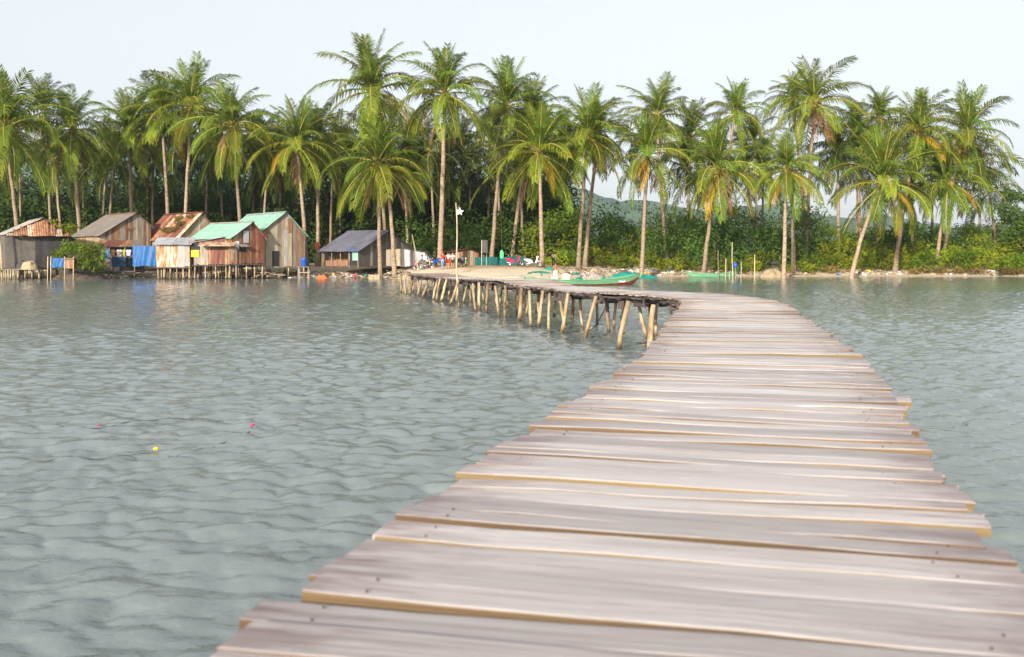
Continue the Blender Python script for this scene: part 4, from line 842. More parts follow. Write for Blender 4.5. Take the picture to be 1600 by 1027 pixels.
# ------------------------------------------------------------------ people
SK = dict(pel=(0, 0, .95, .115, .085), sp=(0, .01, 1.14, .10, .075), ch=(0, 0, 1.33, .125, .085), nk=(0, .01, 1.46, .045, .045), h0=(0, -.015, 1.55, .068, .075), h1=(0, -.01, 1.66, .062, .072))
def person(label, loc, rz, hgt, shirt, pants, skin='tan', pose='stand', short=False, bare=False, hat=None, group=None):
    s = hgt / 1.7; J = {k: list(v) for k, v in SK.items()}; E = [('pel', 'sp'), ('sp', 'ch'), ('ch', 'nk'), ('nk', 'h0'), ('h0', 'h1')]
    for sg, n in ((-1, 'l'), (1, 'r')):
        J.update({'hip' + n: [sg * .085, 0, .88, .085, .09], 'kn' + n: [sg * .10, -.02, .49, .058, .06], 'an' + n: [sg * .11, .02, .09, .038, .042], 'to' + n: [sg * .125, -.14, .035, .035, .025],
                  'sh' + n: [sg * .17, 0, 1.38, .058, .055], 'el' + n: [sg * .24, .03, 1.10, .042, .042], 'wr' + n: [sg * .25, -.06, .87, .028, .032]})
        E += [('pel', 'hip' + n), ('hip' + n, 'kn' + n), ('kn' + n, 'an' + n), ('an' + n, 'to' + n), ('ch', 'sh' + n), ('sh' + n, 'el' + n), ('el' + n, 'wr' + n)]
    def mv(keys, f):
        for k in keys: J[k][:3] = f(*J[k][:3])
    up = ['sp', 'ch', 'nk', 'h0', 'h1', 'shl', 'shr', 'ell', 'elr', 'wrl', 'wrr']
    if pose == 'sit':
        for n in 'lr': J['kn' + n][1] = -.42; J['kn' + n][2] = .93; J['an' + n][1] = -.44; J['an' + n][2] = .50; J['to' + n][1] = -.6; J['to' + n][2] = .45; J['el' + n][1] = -.16; J['wr' + n][1] = -.42; J['wr' + n][2] = 1.08
        for k in J: J[k][2] -= .45
    if pose == 'walk':
        J['knl'][1] -= .16; J['anl'][1] -= .26; J['tol'][1] -= .26; J['knr'][1] += .05; J['anr'][1] += .26; J['tor'][1] += .24; J['wrr'][1] -= .16; J['ell'][1] += .1; J['wrl'][1] += .1
    if pose == 'fold':
        for n, sg in (('l', -1), ('r', 1)): J['wr' + n] = [sg * .04, -.2, 1.16, .03, .03]; J['el' + n][1] = -.04
    if pose == 'bend':
        a = R(62); c0 = Vector((0, 0, .95))
        def f(x, y, z): return [x, y * math.cos(a) - (z - .95) * math.sin(a), .95 + (z - .95) * math.cos(a) + y * math.sin(a)]
        mv(up, f)
        for n in 'lr': J['wr' + n][1] = -.42; J['wr' + n][2] = .55; J['el' + n][2] = .85; J['el' + n][1] = -.36
    names = list(J); me = bpy.data.meshes.new('person_cage'); me.from_pydata([[c * s for c in J[k][:3]] for k in names], [(names.index(a), names.index(b)) for a, b in E], [])
    tmp = bpy.data.objects.new('cage', me); COL.objects.link(tmp); sk = tmp.modifiers.new('Skin', 'SKIN'); sk.use_smooth_shade = True
    for k, v in enumerate(me.skin_vertices[0].data): v.radius = (J[names[k]][3] * s, J[names[k]][4] * s); v.use_root = names[k] == 'pel'
    sb = tmp.modifiers.new('Sub', 'SUBSURF'); sb.levels = 1; sb.render_levels = 1
    dg = bpy.context.evaluated_depsgraph_get(); body = bpy.data.meshes.new_from_object(tmp.evaluated_get(dg)); bpy.data.objects.remove(tmp)
    body.materials.clear()
    for mt in (SKIN[skin], M[shirt], M[pants], M['dark']): body.materials.append(mt)
    seg = [(Vector(J[a][:3]) * s, Vector(J[b][:3]) * s, a, b) for a, b in E]
    for p in body.polygons:
        c = p.center; best = min(seg, key=lambda q: (c - (q[0] + (q[1] - q[0]) * min(1, max(0, (c - q[0]).dot(q[1] - q[0]) / (q[1] - q[0]).length_squared)))).length)
        b = best[3]; mi = 0
        if b in ('sp', 'ch', 'shl', 'shr') or (b in ('ell', 'elr') and (best[1] - best[0]).normalized().dot(c - best[0]) < .62 * (best[1] - best[0]).length): mi = 0 if bare else 1
        if b[:3] == 'hip' or (b[:2] == 'kn' and (not short or (best[1] - best[0]).normalized().dot(c - best[0]) < .7 * (best[1] - best[0]).length)) or (b[:2] == 'an' and not short): mi = 2
        if b[:2] == 'to': mi = 3
        if b == 'sp' and (c - best[0]).dot((best[1] - best[0]).normalized()) < .06 * s: mi = 2
        p.material_index = mi; p.use_smooth = True
    root = thing('person', label, 'person', loc, rz, group); link('body', body, root)
    H = Vector(J['h1'][:3]) * s; h0 = Vector(J['h0'][:3]) * s; ax = (H - h0).normalized(); q = Vector((0, 0, 1)).rotation_difference(ax).to_euler()
    mb = MB(); mb.ball((0, .018, .035), .088, 10, 6, 0, (.98, 1.06, .95)); mb.ball((0, .055, -.035), .07, 8, 5, 0, (1.05, .7, 1.1)); link('hair', mb.mesh('hair', 'hair', True), root, H, q, (s, s, s))
    mb = MB()
    for e in (-.028, .028): mb.ball((e, -.078, -.03), .011, 6, 4, 1)
    mb.add([(-.014, -.075, -.07), (.014, -.075, -.07), (0, -.103, -.065), (0, -.078, -.03)], [(0, 1, 2), (0, 2, 3), (1, 3, 2)]); mb.box((0, -.076, -.095), (.04, .008, .008), None, 2); mb.ball((-.075, 0, -.05), .022, 6, 4, 0, (.4, .8, 1.2)); mb.ball((.075, 0, -.05), .022, 6, 4, 0, (.4, .8, 1.2))
    link('face', mb.mesh('face', [SKIN[skin], M['black'], M['crimson']]), root, H, q, (s, s, s))
    for n, sg in (('l', -1), ('r', 1)):
        mb = MB(); mb.box((0, 0, -.045), (.03, .075, .09))
        for k, ll in enumerate((.065, .075, .07, .055)): mb.tube([(0, -.028 + .019 * k, -.085), (-.006 * sg, -.028 + .019 * k, -.085 - ll * .55), (-.02 * sg, -.028 + .019 * k, -.085 - ll)], [.009, .0085, .007], 5)
        mb.tube([(0, -.035, -.03), (-.01 * sg, -.06, -.06), (-.015 * sg, -.065, -.09)], [.011, .01, .008], 5)
        wr = Vector(J['wr' + n][:3]) * s; dr = (wr - Vector(J['el' + n][:3]) * s).normalized(); link('hand', mb.mesh('hand', SKIN[skin]), root, wr, Vector((0, 0, -1)).rotation_difference(dr).to_euler(), (s, s, s))
    if hat:
        mb = MB(); mb.tube([(0, 0, .02), (0, 0, .03), (0, .0, .045), (0, 0, .10), (0, 0, .125)], [.15, .155, .10, .09, .05], 12); link('hat', mb.mesh('hat', hat, True), root, H, q, (s, s, s))
    return root
def P_at(px, d): x = (px - 800) / F * d; return (x, d, gz(x, d))
person('person in red shirt, red cap and pale jeans, left of the three at the flagpole', P_at(692, 95), R(200), 1.68, 'red_cloth', 'denim', hat='red_cloth', pose='walk')
person('person in white top and red shorts, middle of the three at the flagpole', P_at(700, 95.4), R(160), 1.62, 'white_cloth', 'red_cloth', short=True)
person('person in white top and dark shorts with folded arms, right of three at flagpole', P_at(707.5, 95), R(10), 1.6, 'white_cloth', 'dark_cloth', short=True, pose='fold')
person('child in mint green shirt and white hat walking right of the flagpole', P_at(728, 92.5), R(250), 1.25, 'mint_cloth', 'dark_cloth', short=True, hat='white_cloth', pose='walk')
person('bare-backed tanned man standing in the long green boat', (at(868, 436, 76.2).x, 76.2, .12), R(190), 1.68, 'tan_cloth', 'white_cloth', skin='brown', pose='stand', short=True, bare=True)
person('person in pale shirt standing beside the undergrowth behind the driftwood roots', P_at(864.5, 104), R(170), 1.6, 'pink_cloth', 'dark_cloth')
person('small person in red shirt under the slate-roofed hut', P_at(555, 100), R(20), 1.2, 'red_cloth', 'dark_cloth')
person('child in yellow shirt and blue shorts at the open hut', P_at(521, 101), R(-10), 1.15, 'tan_cloth', 'blue_cloth', short=True)
person('person bending over beneath the washing line', (at(166, 420, 99.4).x, 99.4, .77), R(170), 1.6, 'white_cloth', 'tan_cloth', short=True, pose='bend')

# ------------------------------------------------------------------ motorbikes
def motorbike(px, d, mat, label, rz=0, rider=None):
    x, y, z = P_at(px, d); r = thing('motorbike', label, 'motorbike', (x, y, z), rz, 'motorbikes parked under the palms')
    for wx_ in (-.62, .62):
        mb = MB(); mb.torus((0, 0, 0), .245, .042, 18, 6); w = link('wheel', mb.mesh('tyre', 'black', True), r, (wx_, 0, .285))
        mb = MB(); mb.torus((0, 0, 0), .195, .014, 18, 5)
        for k in range(10): a = k * math.pi / 5; mb.tube([(0, 0, 0), (.195 * math.cos(a), 0, .195 * math.sin(a))], .007, 4, 0, False)
        mb.tube([(0, -.05, 0), (0, .05, 0)], .04, 8); link('rim', mb.mesh('rim', 'chrome'), w)
    mb = MB(); mb.prism([(-.92, .78), (-.5, .80), (-.1, .66), (-.02, .44), (-.3, .36), (-.55, .52), (-.85, .66)], -.1, .1); link('tail_body', mb.mesh('tail_body', mat), r)
    mb = MB(); mb.prism([(-.05, .36), (.25, .34), (.33, .42), (.06, .50)], -.09, .09); link('engine', mb.mesh('engine', 'dark'), r)
    mb = MB(); mb.prism([(.22, .42), (.32, .36), (.52, .90), (.44, 1.0), (.36, .92)], -.15, .15); link('leg_shield', mb.mesh('leg_shield', mat), r)
    mb = MB(); mb.prism([(-.78, .80), (-.72, .87), (-.3, .84), (-.02, .76), (-.06, .70), (-.45, .80)], -.11, .11); link('seat', mb.mesh('seat', 'black'), r)
    mb = MB(); mb.tube([(.62, 0, .285), (.50, 0, .66), (.40, 0, 1.0)], [.03, .035, .03], 6); link('fork', mb.mesh('fork', 'chrome', True), r)
    mb = MB(); mb.prism([(.36, .48), (.48, .57), (.66, .60), (.84, .48), (.66, .56), (.48, .53)], -.06, .06); link('fender', mb.mesh('fender', mat), r)
    mb = MB(); mb.prism([(.34, .98), (.5, .94), (.55, 1.02), (.44, 1.10), (.33, 1.06)], -.12, .12); link('cowl', mb.mesh('cowl', mat), r)
    mb = MB(); mb.ball((.53, 0, 1.01), .065, 8, 6, 0, (.6, 1, 1)); link('headlight', mb.mesh('headlight', 'glass', True), r)
    mb = MB(); mb.tube([(.28, -.36, 1.06), (.38, -.15, 1.06), (.40, 0, 1.05), (.38, .15, 1.06), (.28, .36, 1.06)], .016, 6); link('handlebar', mb.mesh('handlebar', 'dark', True), r)
    for sg in (-1, 1): mb = MB(); mb.tube([(.33, sg * .27, 1.06), (.38, sg * .32, 1.24)], .008, 5); mb.ball((.38, sg * .33, 1.26), .055, 7, 5, 0, (.3, 1, .7)); link('mirror', mb.mesh('mirror', 'dark', True), r)
    mb = MB(); mb.tube([(.1, -.13, .36), (-.3, -.15, .30), (-.85, -.17, .42)], [.03, .035, .055], 7); link('exhaust', mb.mesh('exhaust', 'chrome', True), r)
    mb = MB(); mb.tube([(-.05, 0, .34), (-.02, .16, .02)], .012, 5); link('kickstand', mb.mesh('kickstand', 'dark'), r)
    return r
motorbike(804, 99.5, 'crimson', 'crimson scooter parked left of the white one', R(8))
motorbike(833, 99.0, 'white', 'white scooter parked beside the palm with low broad crown', R(-6))
motorbike(657, 98.5, 'red', 'red motorbike parked at the low board shed', R(172)); motorbike(668, 97.6, 'dark', 'dark motorbike parked next to the red one with a rider on it', R(-20)); motorbike(720, 98.5, 'dark', 'dark motorbike half hidden behind the flagpole', R(70))
motorbike(676, 99.5, 'blue', 'blue motorbike parked against the thick palm trunk', R(200))
bx_, by_, bz_ = P_at(668, 97.6); person('rider in white shirt and tan trousers sitting on the dark motorbike', (bx_ - .1, by_, bz_ + .3), R(70), 1.65, 'white_cloth', 'tan_cloth', pose='sit')
bx_, by_, bz_ = P_at(658, 98.5); person('rider in pale blue shirt sitting on the red motorbike', (bx_ + .1, by_, bz_ + .3), R(-100), 1.62, 'denim', 'dark_cloth', pose='sit')

# ------------------------------------------------------------------ boats
def boat(label, px0, px1, d, free, bow, rz, mats, beam=1.3, swap=False):
    L = m_of(px1 - px0, d) / max(math.cos(rz), .5); c = at((px0 + px1) / 2, YH, d); r = thing('boat', label, 'boat', (c.x, d, 0), rz)
    n = 18; rows = []
    for i in range(n + 1):
        u = -1 + 2 * i / n; b = beam / 2 * (1 - abs(u) ** 2.6) + .03; g = free + bow * max(0, u) ** 2.4 + bow * .55 * max(0, -u) ** 2.4; k = -.22 + .16 * abs(u) ** 3 + (bow * .85 + free * .6) * max(0, abs(u) - .82) / .18
        rows.append((u * L / 2, b, g, k))
    def strip(f0, f1, mat, name, t=0):
        mb = MB(); V = []
        for x, b, g, k in rows:
            z0 = k + (g - k) * f0; z1 = k + (g - k) * f1; w0 = b * (.35 + .65 * f0 ** .6); w1 = b * (.35 + .65 * f1 ** .6); V += [(x, -w0 - t, z0), (x, -w1 - t, z1), (x, w0 + t, z0), (x, w1 + t, z1)]
        for i in range(n): a = i * 4; mb.f += [(a, a + 4, a + 5, a + 1), (a + 2, a + 3, a + 7, a + 6)]
        mb.v = V; mb.m = [0] * len(mb.f)
        if f0 == 0:
            for i in range(n): a = i * 4; mb.f.append((a, a + 2, a + 6, a + 4)); mb.m.append(0)
        return link(name, mb.mesh(name, mat, True), r)
    strip(0, .5, mats[1], 'lower_hull'); strip(.5, .97, mats[0], 'upper_hull', .008)
    for sg in (-1, 1):
        mb = MB(); mb.tube([(x, sg * b, g) for x, b, g, k in rows], .04, 6); link('gunwale', mb.mesh('gunwale', mats[2], True), r)
    mb = MB(); V = []
    for x, b, g, k in rows: z = k + (g - k) * .45; V += [(x, -b * .72, z), (x, b * .72, z)]
    mb.add(V, [(2 * i, 2 * i + 2, 2 * i + 3, 2 * i + 1) for i in range(n)]); link('floor', mb.mesh('floor', 'boat_in'), r)
    for u in (-.55, -.1, .4): i = int((u + 1) / 2 * n); x, b, g, k = rows[i]; mb = MB(); mb.box((x, 0, g - .06), (.25, b * 1.9, .04)); link('thwart', mb.mesh('thwart', 'boat_in'), r)
    for e, q in ((0, -1), (n, 1)): x, b, g, k = rows[e]; mb = MB(); mb.prism([(x - .05, k), (x + .05, k), (x + .05 + .16 * q, g + .14), (x - .05 + .16 * q, g + .16)], -.05, .05); link('stem_post', mb.mesh('stem_post', mats[3]), r)
    return r
bt = boat('long green fishing boat with red-brown bottom behind the pier', 818, 1000, 76, .42, .46, R(3), ('boat_green', 'boat_red', 'boat_green', 'boat_green'), 1.6)
mb = MB(); mb.box((3.0, -.62, .30), (.5, .02, .1)); link('white_mark', mb.mesh('mark', 'white'), bt)
boat('small green canoe with dark bow beached beside the stakes', 1073, 1152, 105, .42, .35, R(-4), ('boat_green', 'boat_green', 'boat_green', 'boat_dark'), 1.1)
heap('fishing_net', 'pile of grey fishing net lying in the long green boat', 'net', 926, 76.1, 1.9, .9, .75, 'net_grey', .22, 1)
heap('fishing_net', 'small teal net bundle in the long green boat', 'net', 905, 76, .7, .7, .4, 'net_teal', .28, 2)
heap('fishing_net', 'dark teal net bundle toward the bow of the green boat', 'net', 942, 76, .6, .6, .35, 'net_teal', .32, 3)
p = at(884, 440, 76); r_ = thing('crate', 'cream box standing in the green boat beside the bare-backed man', 'crate', (p.x, 76, .18))
mb = MB(); mb.box((0, 0, .32), (.62, .6, .62)); link('box', mb.mesh('box', 'cream_cloth'), r_); mb = MB(); mb.ball((0, 0, .64), .3, 10, 6, 0, (1, .95, .4)); link('cover', mb.mesh('cover', 'cream_cloth', True), r_)
p = at(873, 440, 75.9); mb = MB(); mb.box((0, 0, .25), (.5, .4, .5)); mb.box((0, 0, .52), (.54, .44, .05)); tag(link('crate', mb.mesh('crate', 'white_cloth'), None, (p.x - .35, 75.75, .12)), 'low white box in front of the bare-backed man in the boat', 'crate')

# ------------------------------------------------------------------ things on the beach
for (px, y0, y1, d, r, ln, lab) in [(1122, 391, 437, 104, .04, .2, 'brown stake beside the canoe, leftmost of the mooring stakes'), (1134, 404, 437, 104, .05, .0, 'short pale mooring stake, second from the left beside the canoe'), (1144, 379, 437, 103.5, .05, .25, 'tallest crooked mooring stake beside the canoe'), (1149, 416, 438, 103, .04, 0, 'dark thin mooring stake with a blue bundle on top'), (1158, 409, 439, 103, .05, -.1, 'pale short mooring stake right of the blue bundle'), (1179, 398, 437, 104, .05, 0, 'straight mooring stake standing apart at the right'), (1140, 424, 436, 104, .045, 0, 'stubby mooring stake next to the tallest one')]:
    a = at(px, y0, d); z0 = -.5; mb = MB(); n = 6
    mb.tube([(ln * .3 * math.sin(k * 1.3) * .3 - ln * .3 * k / n, 0, z0 + (a.z - z0) * k / n) for k in range(n + 1)], [r * (1.1 - .3 * k / n) for k in range(n + 1)], 7); tag(link('mooring_stake', mb.mesh('stake', 'stake' if 'brown' not in lab and 'dark' not in lab else 'drift', True), None, (a.x + ln * .2, d, 0)), lab, 'stake', 'mooring stakes by the canoe')
p = at(1149, 415, 103); mb = MB(); mb.ball((0, 0, 0), .22, 8, 6, 0, (1.1, .8, 1.4)); mb.tube([(-.1, 0, .2), (.05, 0, .42)], [.06, .03], 6); tag(link('bundle', mb.mesh('bundle', 'blue', True), None, (p.x, 103, p.z)), 'blue cloth bundle on the dark thin stake', 'bundle')
heap('net_heap', 'low tan net heap at the foot of the pale straight palm', 'net', 1205, 107.8, 3.0, 1.7, 1.0, 'net_tan', None, 11)
heap('teal_net', 'long teal net laid along the middle of the beach', 'net', 990, 103.5, 6.2, 1.6, .75, 'net_teal', None, 12)
heap('net_heap', 'tan net heap on the platform of the dark hut', 'net', 46, 95.6, 1.6, 1.2, .75, 'net_tan', 1.02, 13)
heap('net_heap', 'black net lump beside the tan heap on the dark hut platform', 'net', 34, 95.9, 1.0, .9, .8, 'tarp_dark', 1.02, 14)
heap('net_heap', 'orange and brown net heap on the left bank before the slate-roofed hut', 'net', 503, 102.6, 1.6, 1, .5, 'orange', None, 15)
heap('green_cloth', 'green cloth lump on the left bank', 'cloth', 497, 103.4, .9, .7, .35, 'net_green', None, 16)
heap('green_cloth', 'green cloth on the beach beside the scooter palm', 'cloth', 858, 98.5, 1.2, .8, .3, 'net_green', None, 17)
# roots
x, y, z = P_at(932, 99.5); r_ = thing('driftwood_roots', 'spider-like stack of bare driftwood roots and poles on the beach', 'driftwood', (x, y, z)); rs_ = random.Random(8)
for k in range(30):
    a = rs_.uniform(-1.35, 1.35) * 1.0; rr_ = rs_.uniform(.9, 2.1); tz = rs_.uniform(.75, 1.3); mb = MB(); tx_ = rs_.uniform(-.55, .45)
    ex = math.sin(a) * rr_ * 1.15 + tx_; ey = -math.cos(a) * rr_ * .9; ez = max(-.05, gz(x + ex, y + ey) - z)
    mb.tube([(tx_, rs_.uniform(-.15, .25), tz), (tx_ + (ex - tx_) * .45, ey * .4, tz * .62 + .18), (ex, ey, ez - .05)], [.05, .045, .03], 6); link('root', mb.mesh('root', 'drift', True), r_)
mb = MB(); mb.ball((-.05, .1, .8), .5, 9, 6, 0, (1.3, .8, .8)); link('stump', mb.mesh('stump', 'drift', True), r_)
# green canopy on a stake
d = 83; p = at(844, 427, d); r_ = thing('beach_canopy', 'small flat green canopy on a single stake behind the pier', 'canopy', (p.x, d, gz(p.x, d))); g0 = gz(p.x, d)
mb = MB(); mb.tube([(.1, 0, -.3), (.12, 0, p.z - g0 + .1)], .045, 7); link('stake', mb.mesh('stake', 'drift', True), r_)
u = np.linspace(0, 2 * math.pi, 25); rr_ = np.linspace(0.02, 1, 6); U, RR = np.meshgrid(u, rr_); Z = .2 * (1 - RR ** 1.5) + (vnoise(U * 2.2 * 0 + np.cos(U) * 3 + 9, np.sin(U) * 3 + RR * 2, 5) - .5) * .22 * RR
link('cloth', grid_mesh('cloth', np.stack([np.cos(U) * RR * (1.0 + .1 * np.sin(U * 5)), np.sin(U) * RR * .7, Z + p.z - g0], -1), 'net_green'), r_)
mb = MB(); n = 12; mb.tube([(-2.6 + 5.2 * k / n, .12 * math.sin(k), .22 + .04 * math.sin(k * 2.1)) for k in range(n + 1)], [.16 + .12 * math.sin(math.pi * k / n) for k in range(n + 1)], 9)
xl = at(815, 436, 86).x; tag(link('beached_log', mb.mesh('log', 'drift', True), None, (xl, 87.5, gz(xl, 87.5) + .02), (0, 0, R(4))), 'long grey weathered log lying behind the pier', 'log')
# flagpole beside the pier
d = 44.6; p = at(716.5, 477, d); r_ = thing('flagpole', 'thin pale bamboo flagpole standing in the water beside the pier', 'flagpole', (p.x, d, 0))
top = at(712.5, 317, d) - Vector((p.x, d, 0)); mb = MB(); mb.tube([Vector((0, 0, -1.2)).lerp(top, k / 8) + Vector((.03 * math.sin(k * 1.2), 0, 0)) for k in range(9)], [.042, .042, .04, .038, .035, .033, .03, .026, .02], 7); link('pole', mb.mesh('pole', 'stake', True), r_)
mb = MB(); mb.tube([top + Vector((.01, 0, -.38)), top + Vector((.15, 0, -.1))], .010, 5); link('twig', mb.mesh('twig', 'stake', True), r_)
fl = [(0, 0), (.11, -.03), (.16, .10), (.22, -.05), (.36, -.06), (.26, -.16), (.25, -.27), (.18, -.20), (.06, -.24), (0, -.30), (-.01, -.15)]; mb = MB(); V = [(top.x + .02 + a * .92, .05 * math.sin(a * 18) + s_, top.z - .29 + b) for s_ in (0, .008) for a, b in fl]; nn = len(fl)
mb.add(V, [tuple(range(nn)), tuple(reversed(range(nn, 2 * nn)))] + [((k + 1) % nn, k, nn + k, nn + (k + 1) % nn) for k in range(nn)]); link('flag', mb.mesh('flag', 'white_cloth'), r_)['label'] = 'tattered white flag'
d = 62; a = at(654, 424, d); b = at(644, 367, d); mb = MB(); mb.tube([Vector((a.x, d, -.9)), (a.x - .02, d, a.z), (a + b) / 2 + Vector((.03, 0, 0)), b], [.035, .035, .035, .022], 6); tag(link('leaning_pole', mb.mesh('pole', 'stake', True)), 'thin leaning pale pole left of the flagpole at the pier bend', 'pole')
# row of short stakes where the pier meets the bank
rs_ = random.Random(4); r_ = thing('stake_row', 'row of short golden stakes where the pier meets the bank', 'stakes', (0, 0, 0))
for k in range(13):
    px = 681 + 2.5 * k + rs_.uniform(-.6, .6); dd = 85.6 + .1 * k; x = (px - 800) / F * dd; z0 = gz(x, dd); mb = MB(); mb.tube([(x - .1, dd, z0 - .3), (x, dd, z0 + .2), (x + rs_.uniform(0, .2), dd, z0 + rs_.uniform(.45, .72))], [.055, .05, .04], 6); link('stake', mb.mesh('stake', 'post', True), r_)
mb = MB(); x0_ = (680 - 800) / F * 86; mb.tube([(x0_ - .2, 85.9, gz(x0_, 86) + .52), (x0_ + 1.0, 86.3, gz(x0_, 86) + .60), (x0_ + 2.0, 86.9, gz(x0_, 86) + .56)], [.05, .055, .04], 6); link('top_log', mb.mesh('top_log', 'drift', True), r_)
# sign board
p = at(756.5, 416, 102); r_ = thing('sign_board', 'tall pale notice board on two posts among the palms, seen almost edge-on', 'sign', (p.x, 102, gz(p.x, 102)), R(62))
for x in (-.5, .5): mb = MB(); mb.box((x, 0, 1.25), (.07, .07, 2.7)); link('post', mb.mesh('post', 'white_roof'), r_)
mb = MB(); mb.box((0, -.06, 1.95), (1.15, .04, 1.3)); link('board', mb.mesh('board', 'white_roof'), r_)
# net fence
r_ = thing('net_fence', 'dark teal net fence strung between posts behind the scooters', 'fence', (0, 0, 0))
for k in range(7):
    px = 742 + 13 * k; x, y, z = P_at(px, 105.5); mb = MB(); mb.tube([(x, y, z - .2), (x + .03, y, z + 1.15)], .035, 6); link('post', mb.mesh('post', 'drift', True), r_)
    if k < 6:
        x2, y2, z2 = P_at(px + 13, 105.5); mb = MB(); n = 6; V = []
        for i in range(n + 1): f = i / n; V += [(x + (x2 - x) * f, 105.45 + .05 * math.sin(i * 2.0), z + .02), (x + (x2 - x) * f, 105.45 + .04 * math.sin(i * 2.6), z + .98 - .08 * math.sin(math.pi * f))]
        mb.add(V, [(2 * i, 2 * i + 2, 2 * i + 3, 2 * i + 1) for i in range(n)]); link('net_panel', mb.mesh('net_panel', 'net_dark'), r_)
x, y, z = P_at(784, 101); mb = MB(); mb.prism([(-.16, 1.55), (-.05, 1.68), (.06, 1.66), (.2, 1.4), (.16, .85), (-.14, .8), (-.2, 1.3)], -.04, .04); tag(link('hanging_cloth', mb.mesh('cloth', 'mint_cloth'), None, (x, y, z)), 'pale green cloth hanging from a branch beside the crimson scooter', 'cloth')
mb = MB(); mb.tube([(x, y + .05, z + 1.6), (x - .02, y + .1, z + 3), (x - .1, y + .1, z + 6.2)], [.02, .02, .015], 5); tag(link('hanging_branch', mb.mesh('branch', 'bark', True)), 'thin bare branch from which the pale green cloth hangs', 'branch')
tag(link('red_cloth', (lambda mb: (mb.prism([(-.2, 0), (.1, .12), (.22, 0), (.2, -.5), (.12, -.9), (-.1, -.8), (-.22, -.4)], -.05, .05), mb.mesh('cloth', 'orange'))[1])(MB()), None, at(495, 380, 108.5)), 'orange-red cloth hanging on a palm trunk near the blue barrel', 'cloth')
# wooden crate stack before the slate hut
x, y, z = P_at(591, 98.6); r_ = thing('fish_crate', 'tan wooden crate at the foot of the short bright palm', 'crate', (x - .35, y, z))
for k in range(4): mb = MB(); mb.box((0, -.35, .14 + .24 * k), (1.1, .03, .2)); link('slat', mb.mesh('slat', 'board_cream'), r_)
for sx in (-.52, .52): mb = MB(); mb.box((sx, 0, .5), (.05, .68, 1.0)); link('side', mb.mesh('side', 'board_cream'), r_)

# litter along the tide line: nobody could count it
rs_ = random.Random(15); mb = MB(); mats = ['drift', 'white_cloth', 'rust', 'blue', 'net_tan', 'old_wood', 'yellow', 'net_teal', 'pink_cloth', 'board_cream']
def litter(px, t, n=1):
    x = (px - 800) / F * 106; y = float(np.interp(x, SX, SY)) + t; x = (px - 800) / F * y; z = gz(x, y); mi = rs_.choices(range(10), [9, 3.2, 2, .5, 4, 6, .5, .6, 1, 4])[0]; rot = Euler((rs_.uniform(-.5, .5), rs_.uniform(-.5, .5), rs_.uniform(0, 3.14))).to_matrix()
    if mi in (0, 5, 9) and rs_.random() < .7: ln = rs_.uniform(.3, 1.5); dv = rot @ Vector((ln / 2, 0, 0)); mb.tube([Vector((x, y, z + .06)) - dv, Vector((x, y, z + .1)) + dv], [rs_.uniform(.02, .05), .02], 5, mi)
    else: s_ = rs_.uniform(.08, .34); mb.ball((x, y, z + .03), s_, 6, 4, mi, (rs_.uniform(.6, 1.5), rs_.uniform(.6, 1.4), rs_.uniform(.2, .6)))
for k in range(900): litter(rs_.uniform(1010, 1650), abs(rs_.gauss(2.2, 1.3)) + .9)
for k in range(550): litter(rs_.uniform(880, 1100), abs(rs_.gauss(3.5, 2.5)) + 1.2)
for k in range(1500): litter(rs_.uniform(100, 640), rs_.gauss(.9, 1.3))
for k in range(800): litter(rs_.uniform(335, 480), rs_.gauss(.3, 1.2))
o = link('beach_litter', mb.mesh('beach_litter', mats)); o['kind'] = 'stuff'; o['label'] = 'driftwood, leaves and washed-up litter along the tide line'; o['category'] = 'litter'
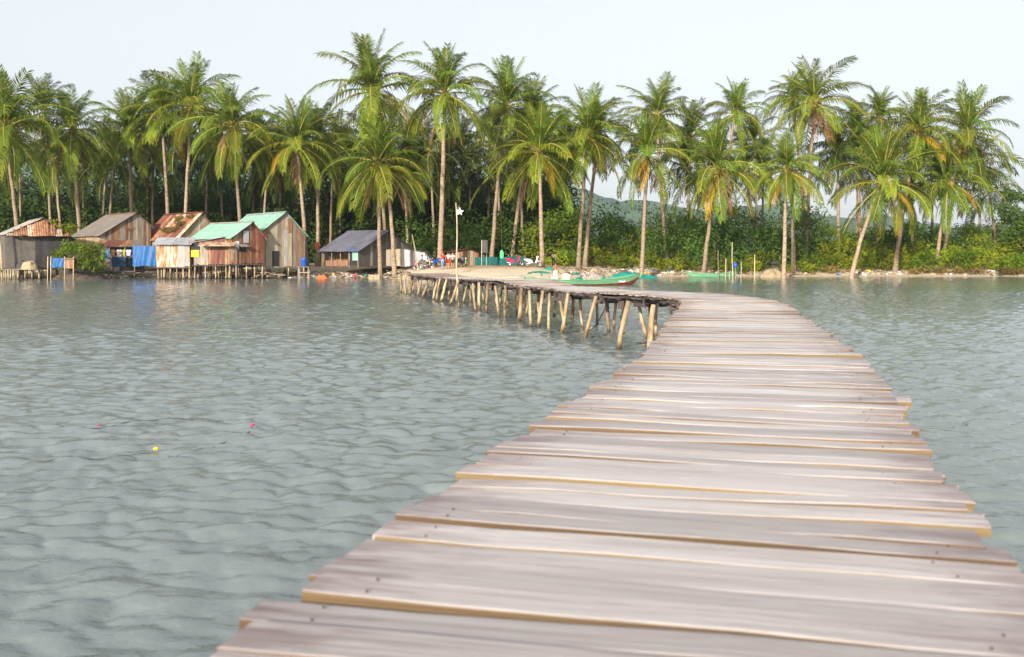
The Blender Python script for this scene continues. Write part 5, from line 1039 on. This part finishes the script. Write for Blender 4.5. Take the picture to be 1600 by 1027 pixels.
# heap of timber between the stilt huts and the bank
x, y, z = P_at(380, 100.5); r_ = thing('timber_heap', 'tangled heap of broken timber and branches at the water below the huts', 'timber heap', (x, y, 0.1))
for k in range(70):
    mb = MB(); c = Vector((rs_.uniform(-2.6, 3.6), rs_.uniform(-.9, 1.2), 0)); c.z = rs_.uniform(0, .95) * max(.25, 1 - abs(c.x - .2) / 4.2); a = rs_.uniform(-.6, .6); ln = rs_.uniform(.6, 2.2); dv = Vector((math.cos(a), rs_.uniform(-.5, .5), rs_.uniform(-.35, .35))) * ln / 2
    mb.tube([c - dv, c + Vector((0, 0, rs_.uniform(-.06, .1))), c + dv], [rs_.uniform(.03, .07), .05, .025], 6); link('branch', mb.mesh('branch', rs_.choice(['drift', 'post', 'drift', 'old_wood', 'stake']), True), r_)
# floating net with its floats
d1 = EYE * F / (690 - YH); NL = [(60, 655), (115, 672), (154, 670), (210, 660), (290, 655), (350, 661), (394, 669), (350, 690), (280, 712), (240, 708), (170, 716), (100, 719), (30, 726)]
r_ = thing('floating_net', 'loop of dark floating net rope with small floats on the open water', 'net', (0, 0, 0))
pts = [at(a, b, EYE * F / (b - YH)) for a, b in NL]; sp = spline(pts, .12); 
sa = np.array([q[:] for q in sp]); wh = waves(sa[:, 0], sa[:, 1], 0.02, 0.03)[0]; mb = MB(); mb.tube([Vector((q.x, q.y, float(wh[i]))) for i, q in enumerate(sp)], .004, 5); link('rope', mb.mesh('rope', 'black', True), r_)
for (a, b, mt, s_) in [(154, 669, 'crimson', .016), (395, 669, 'crimson', .02), (244, 707, 'yellow', .024)]:
    q = at(a, b, EYE * F / (b - YH)); mb = MB(); mb.ball((q.x, q.y, .04), s_, 8, 6, 0, (1.5, .9, .8)); link('float', mb.mesh('float', mt, True), r_)

# ------------------------------------------------------------------ the hazy air
mb = MB(); mb.box((300, 1400, 165), (7000, 3200, 350)); m = bpy.data.materials.new('haze_air'); m.use_nodes = True; t = m.node_tree; t.nodes.clear()
out = t.nodes.new('ShaderNodeOutputMaterial'); pv = t.nodes.new('ShaderNodeVolumePrincipled'); pv.inputs['Color'].default_value = (.66, .82, 1, 1); pv.inputs['Density'].default_value = .00009; pv.inputs['Anisotropy'].default_value = 0.0
t.links.new(pv.outputs[0], out.inputs['Volume']); o = link('haze', mb.mesh('haze', m)); o['kind'] = 'stuff'
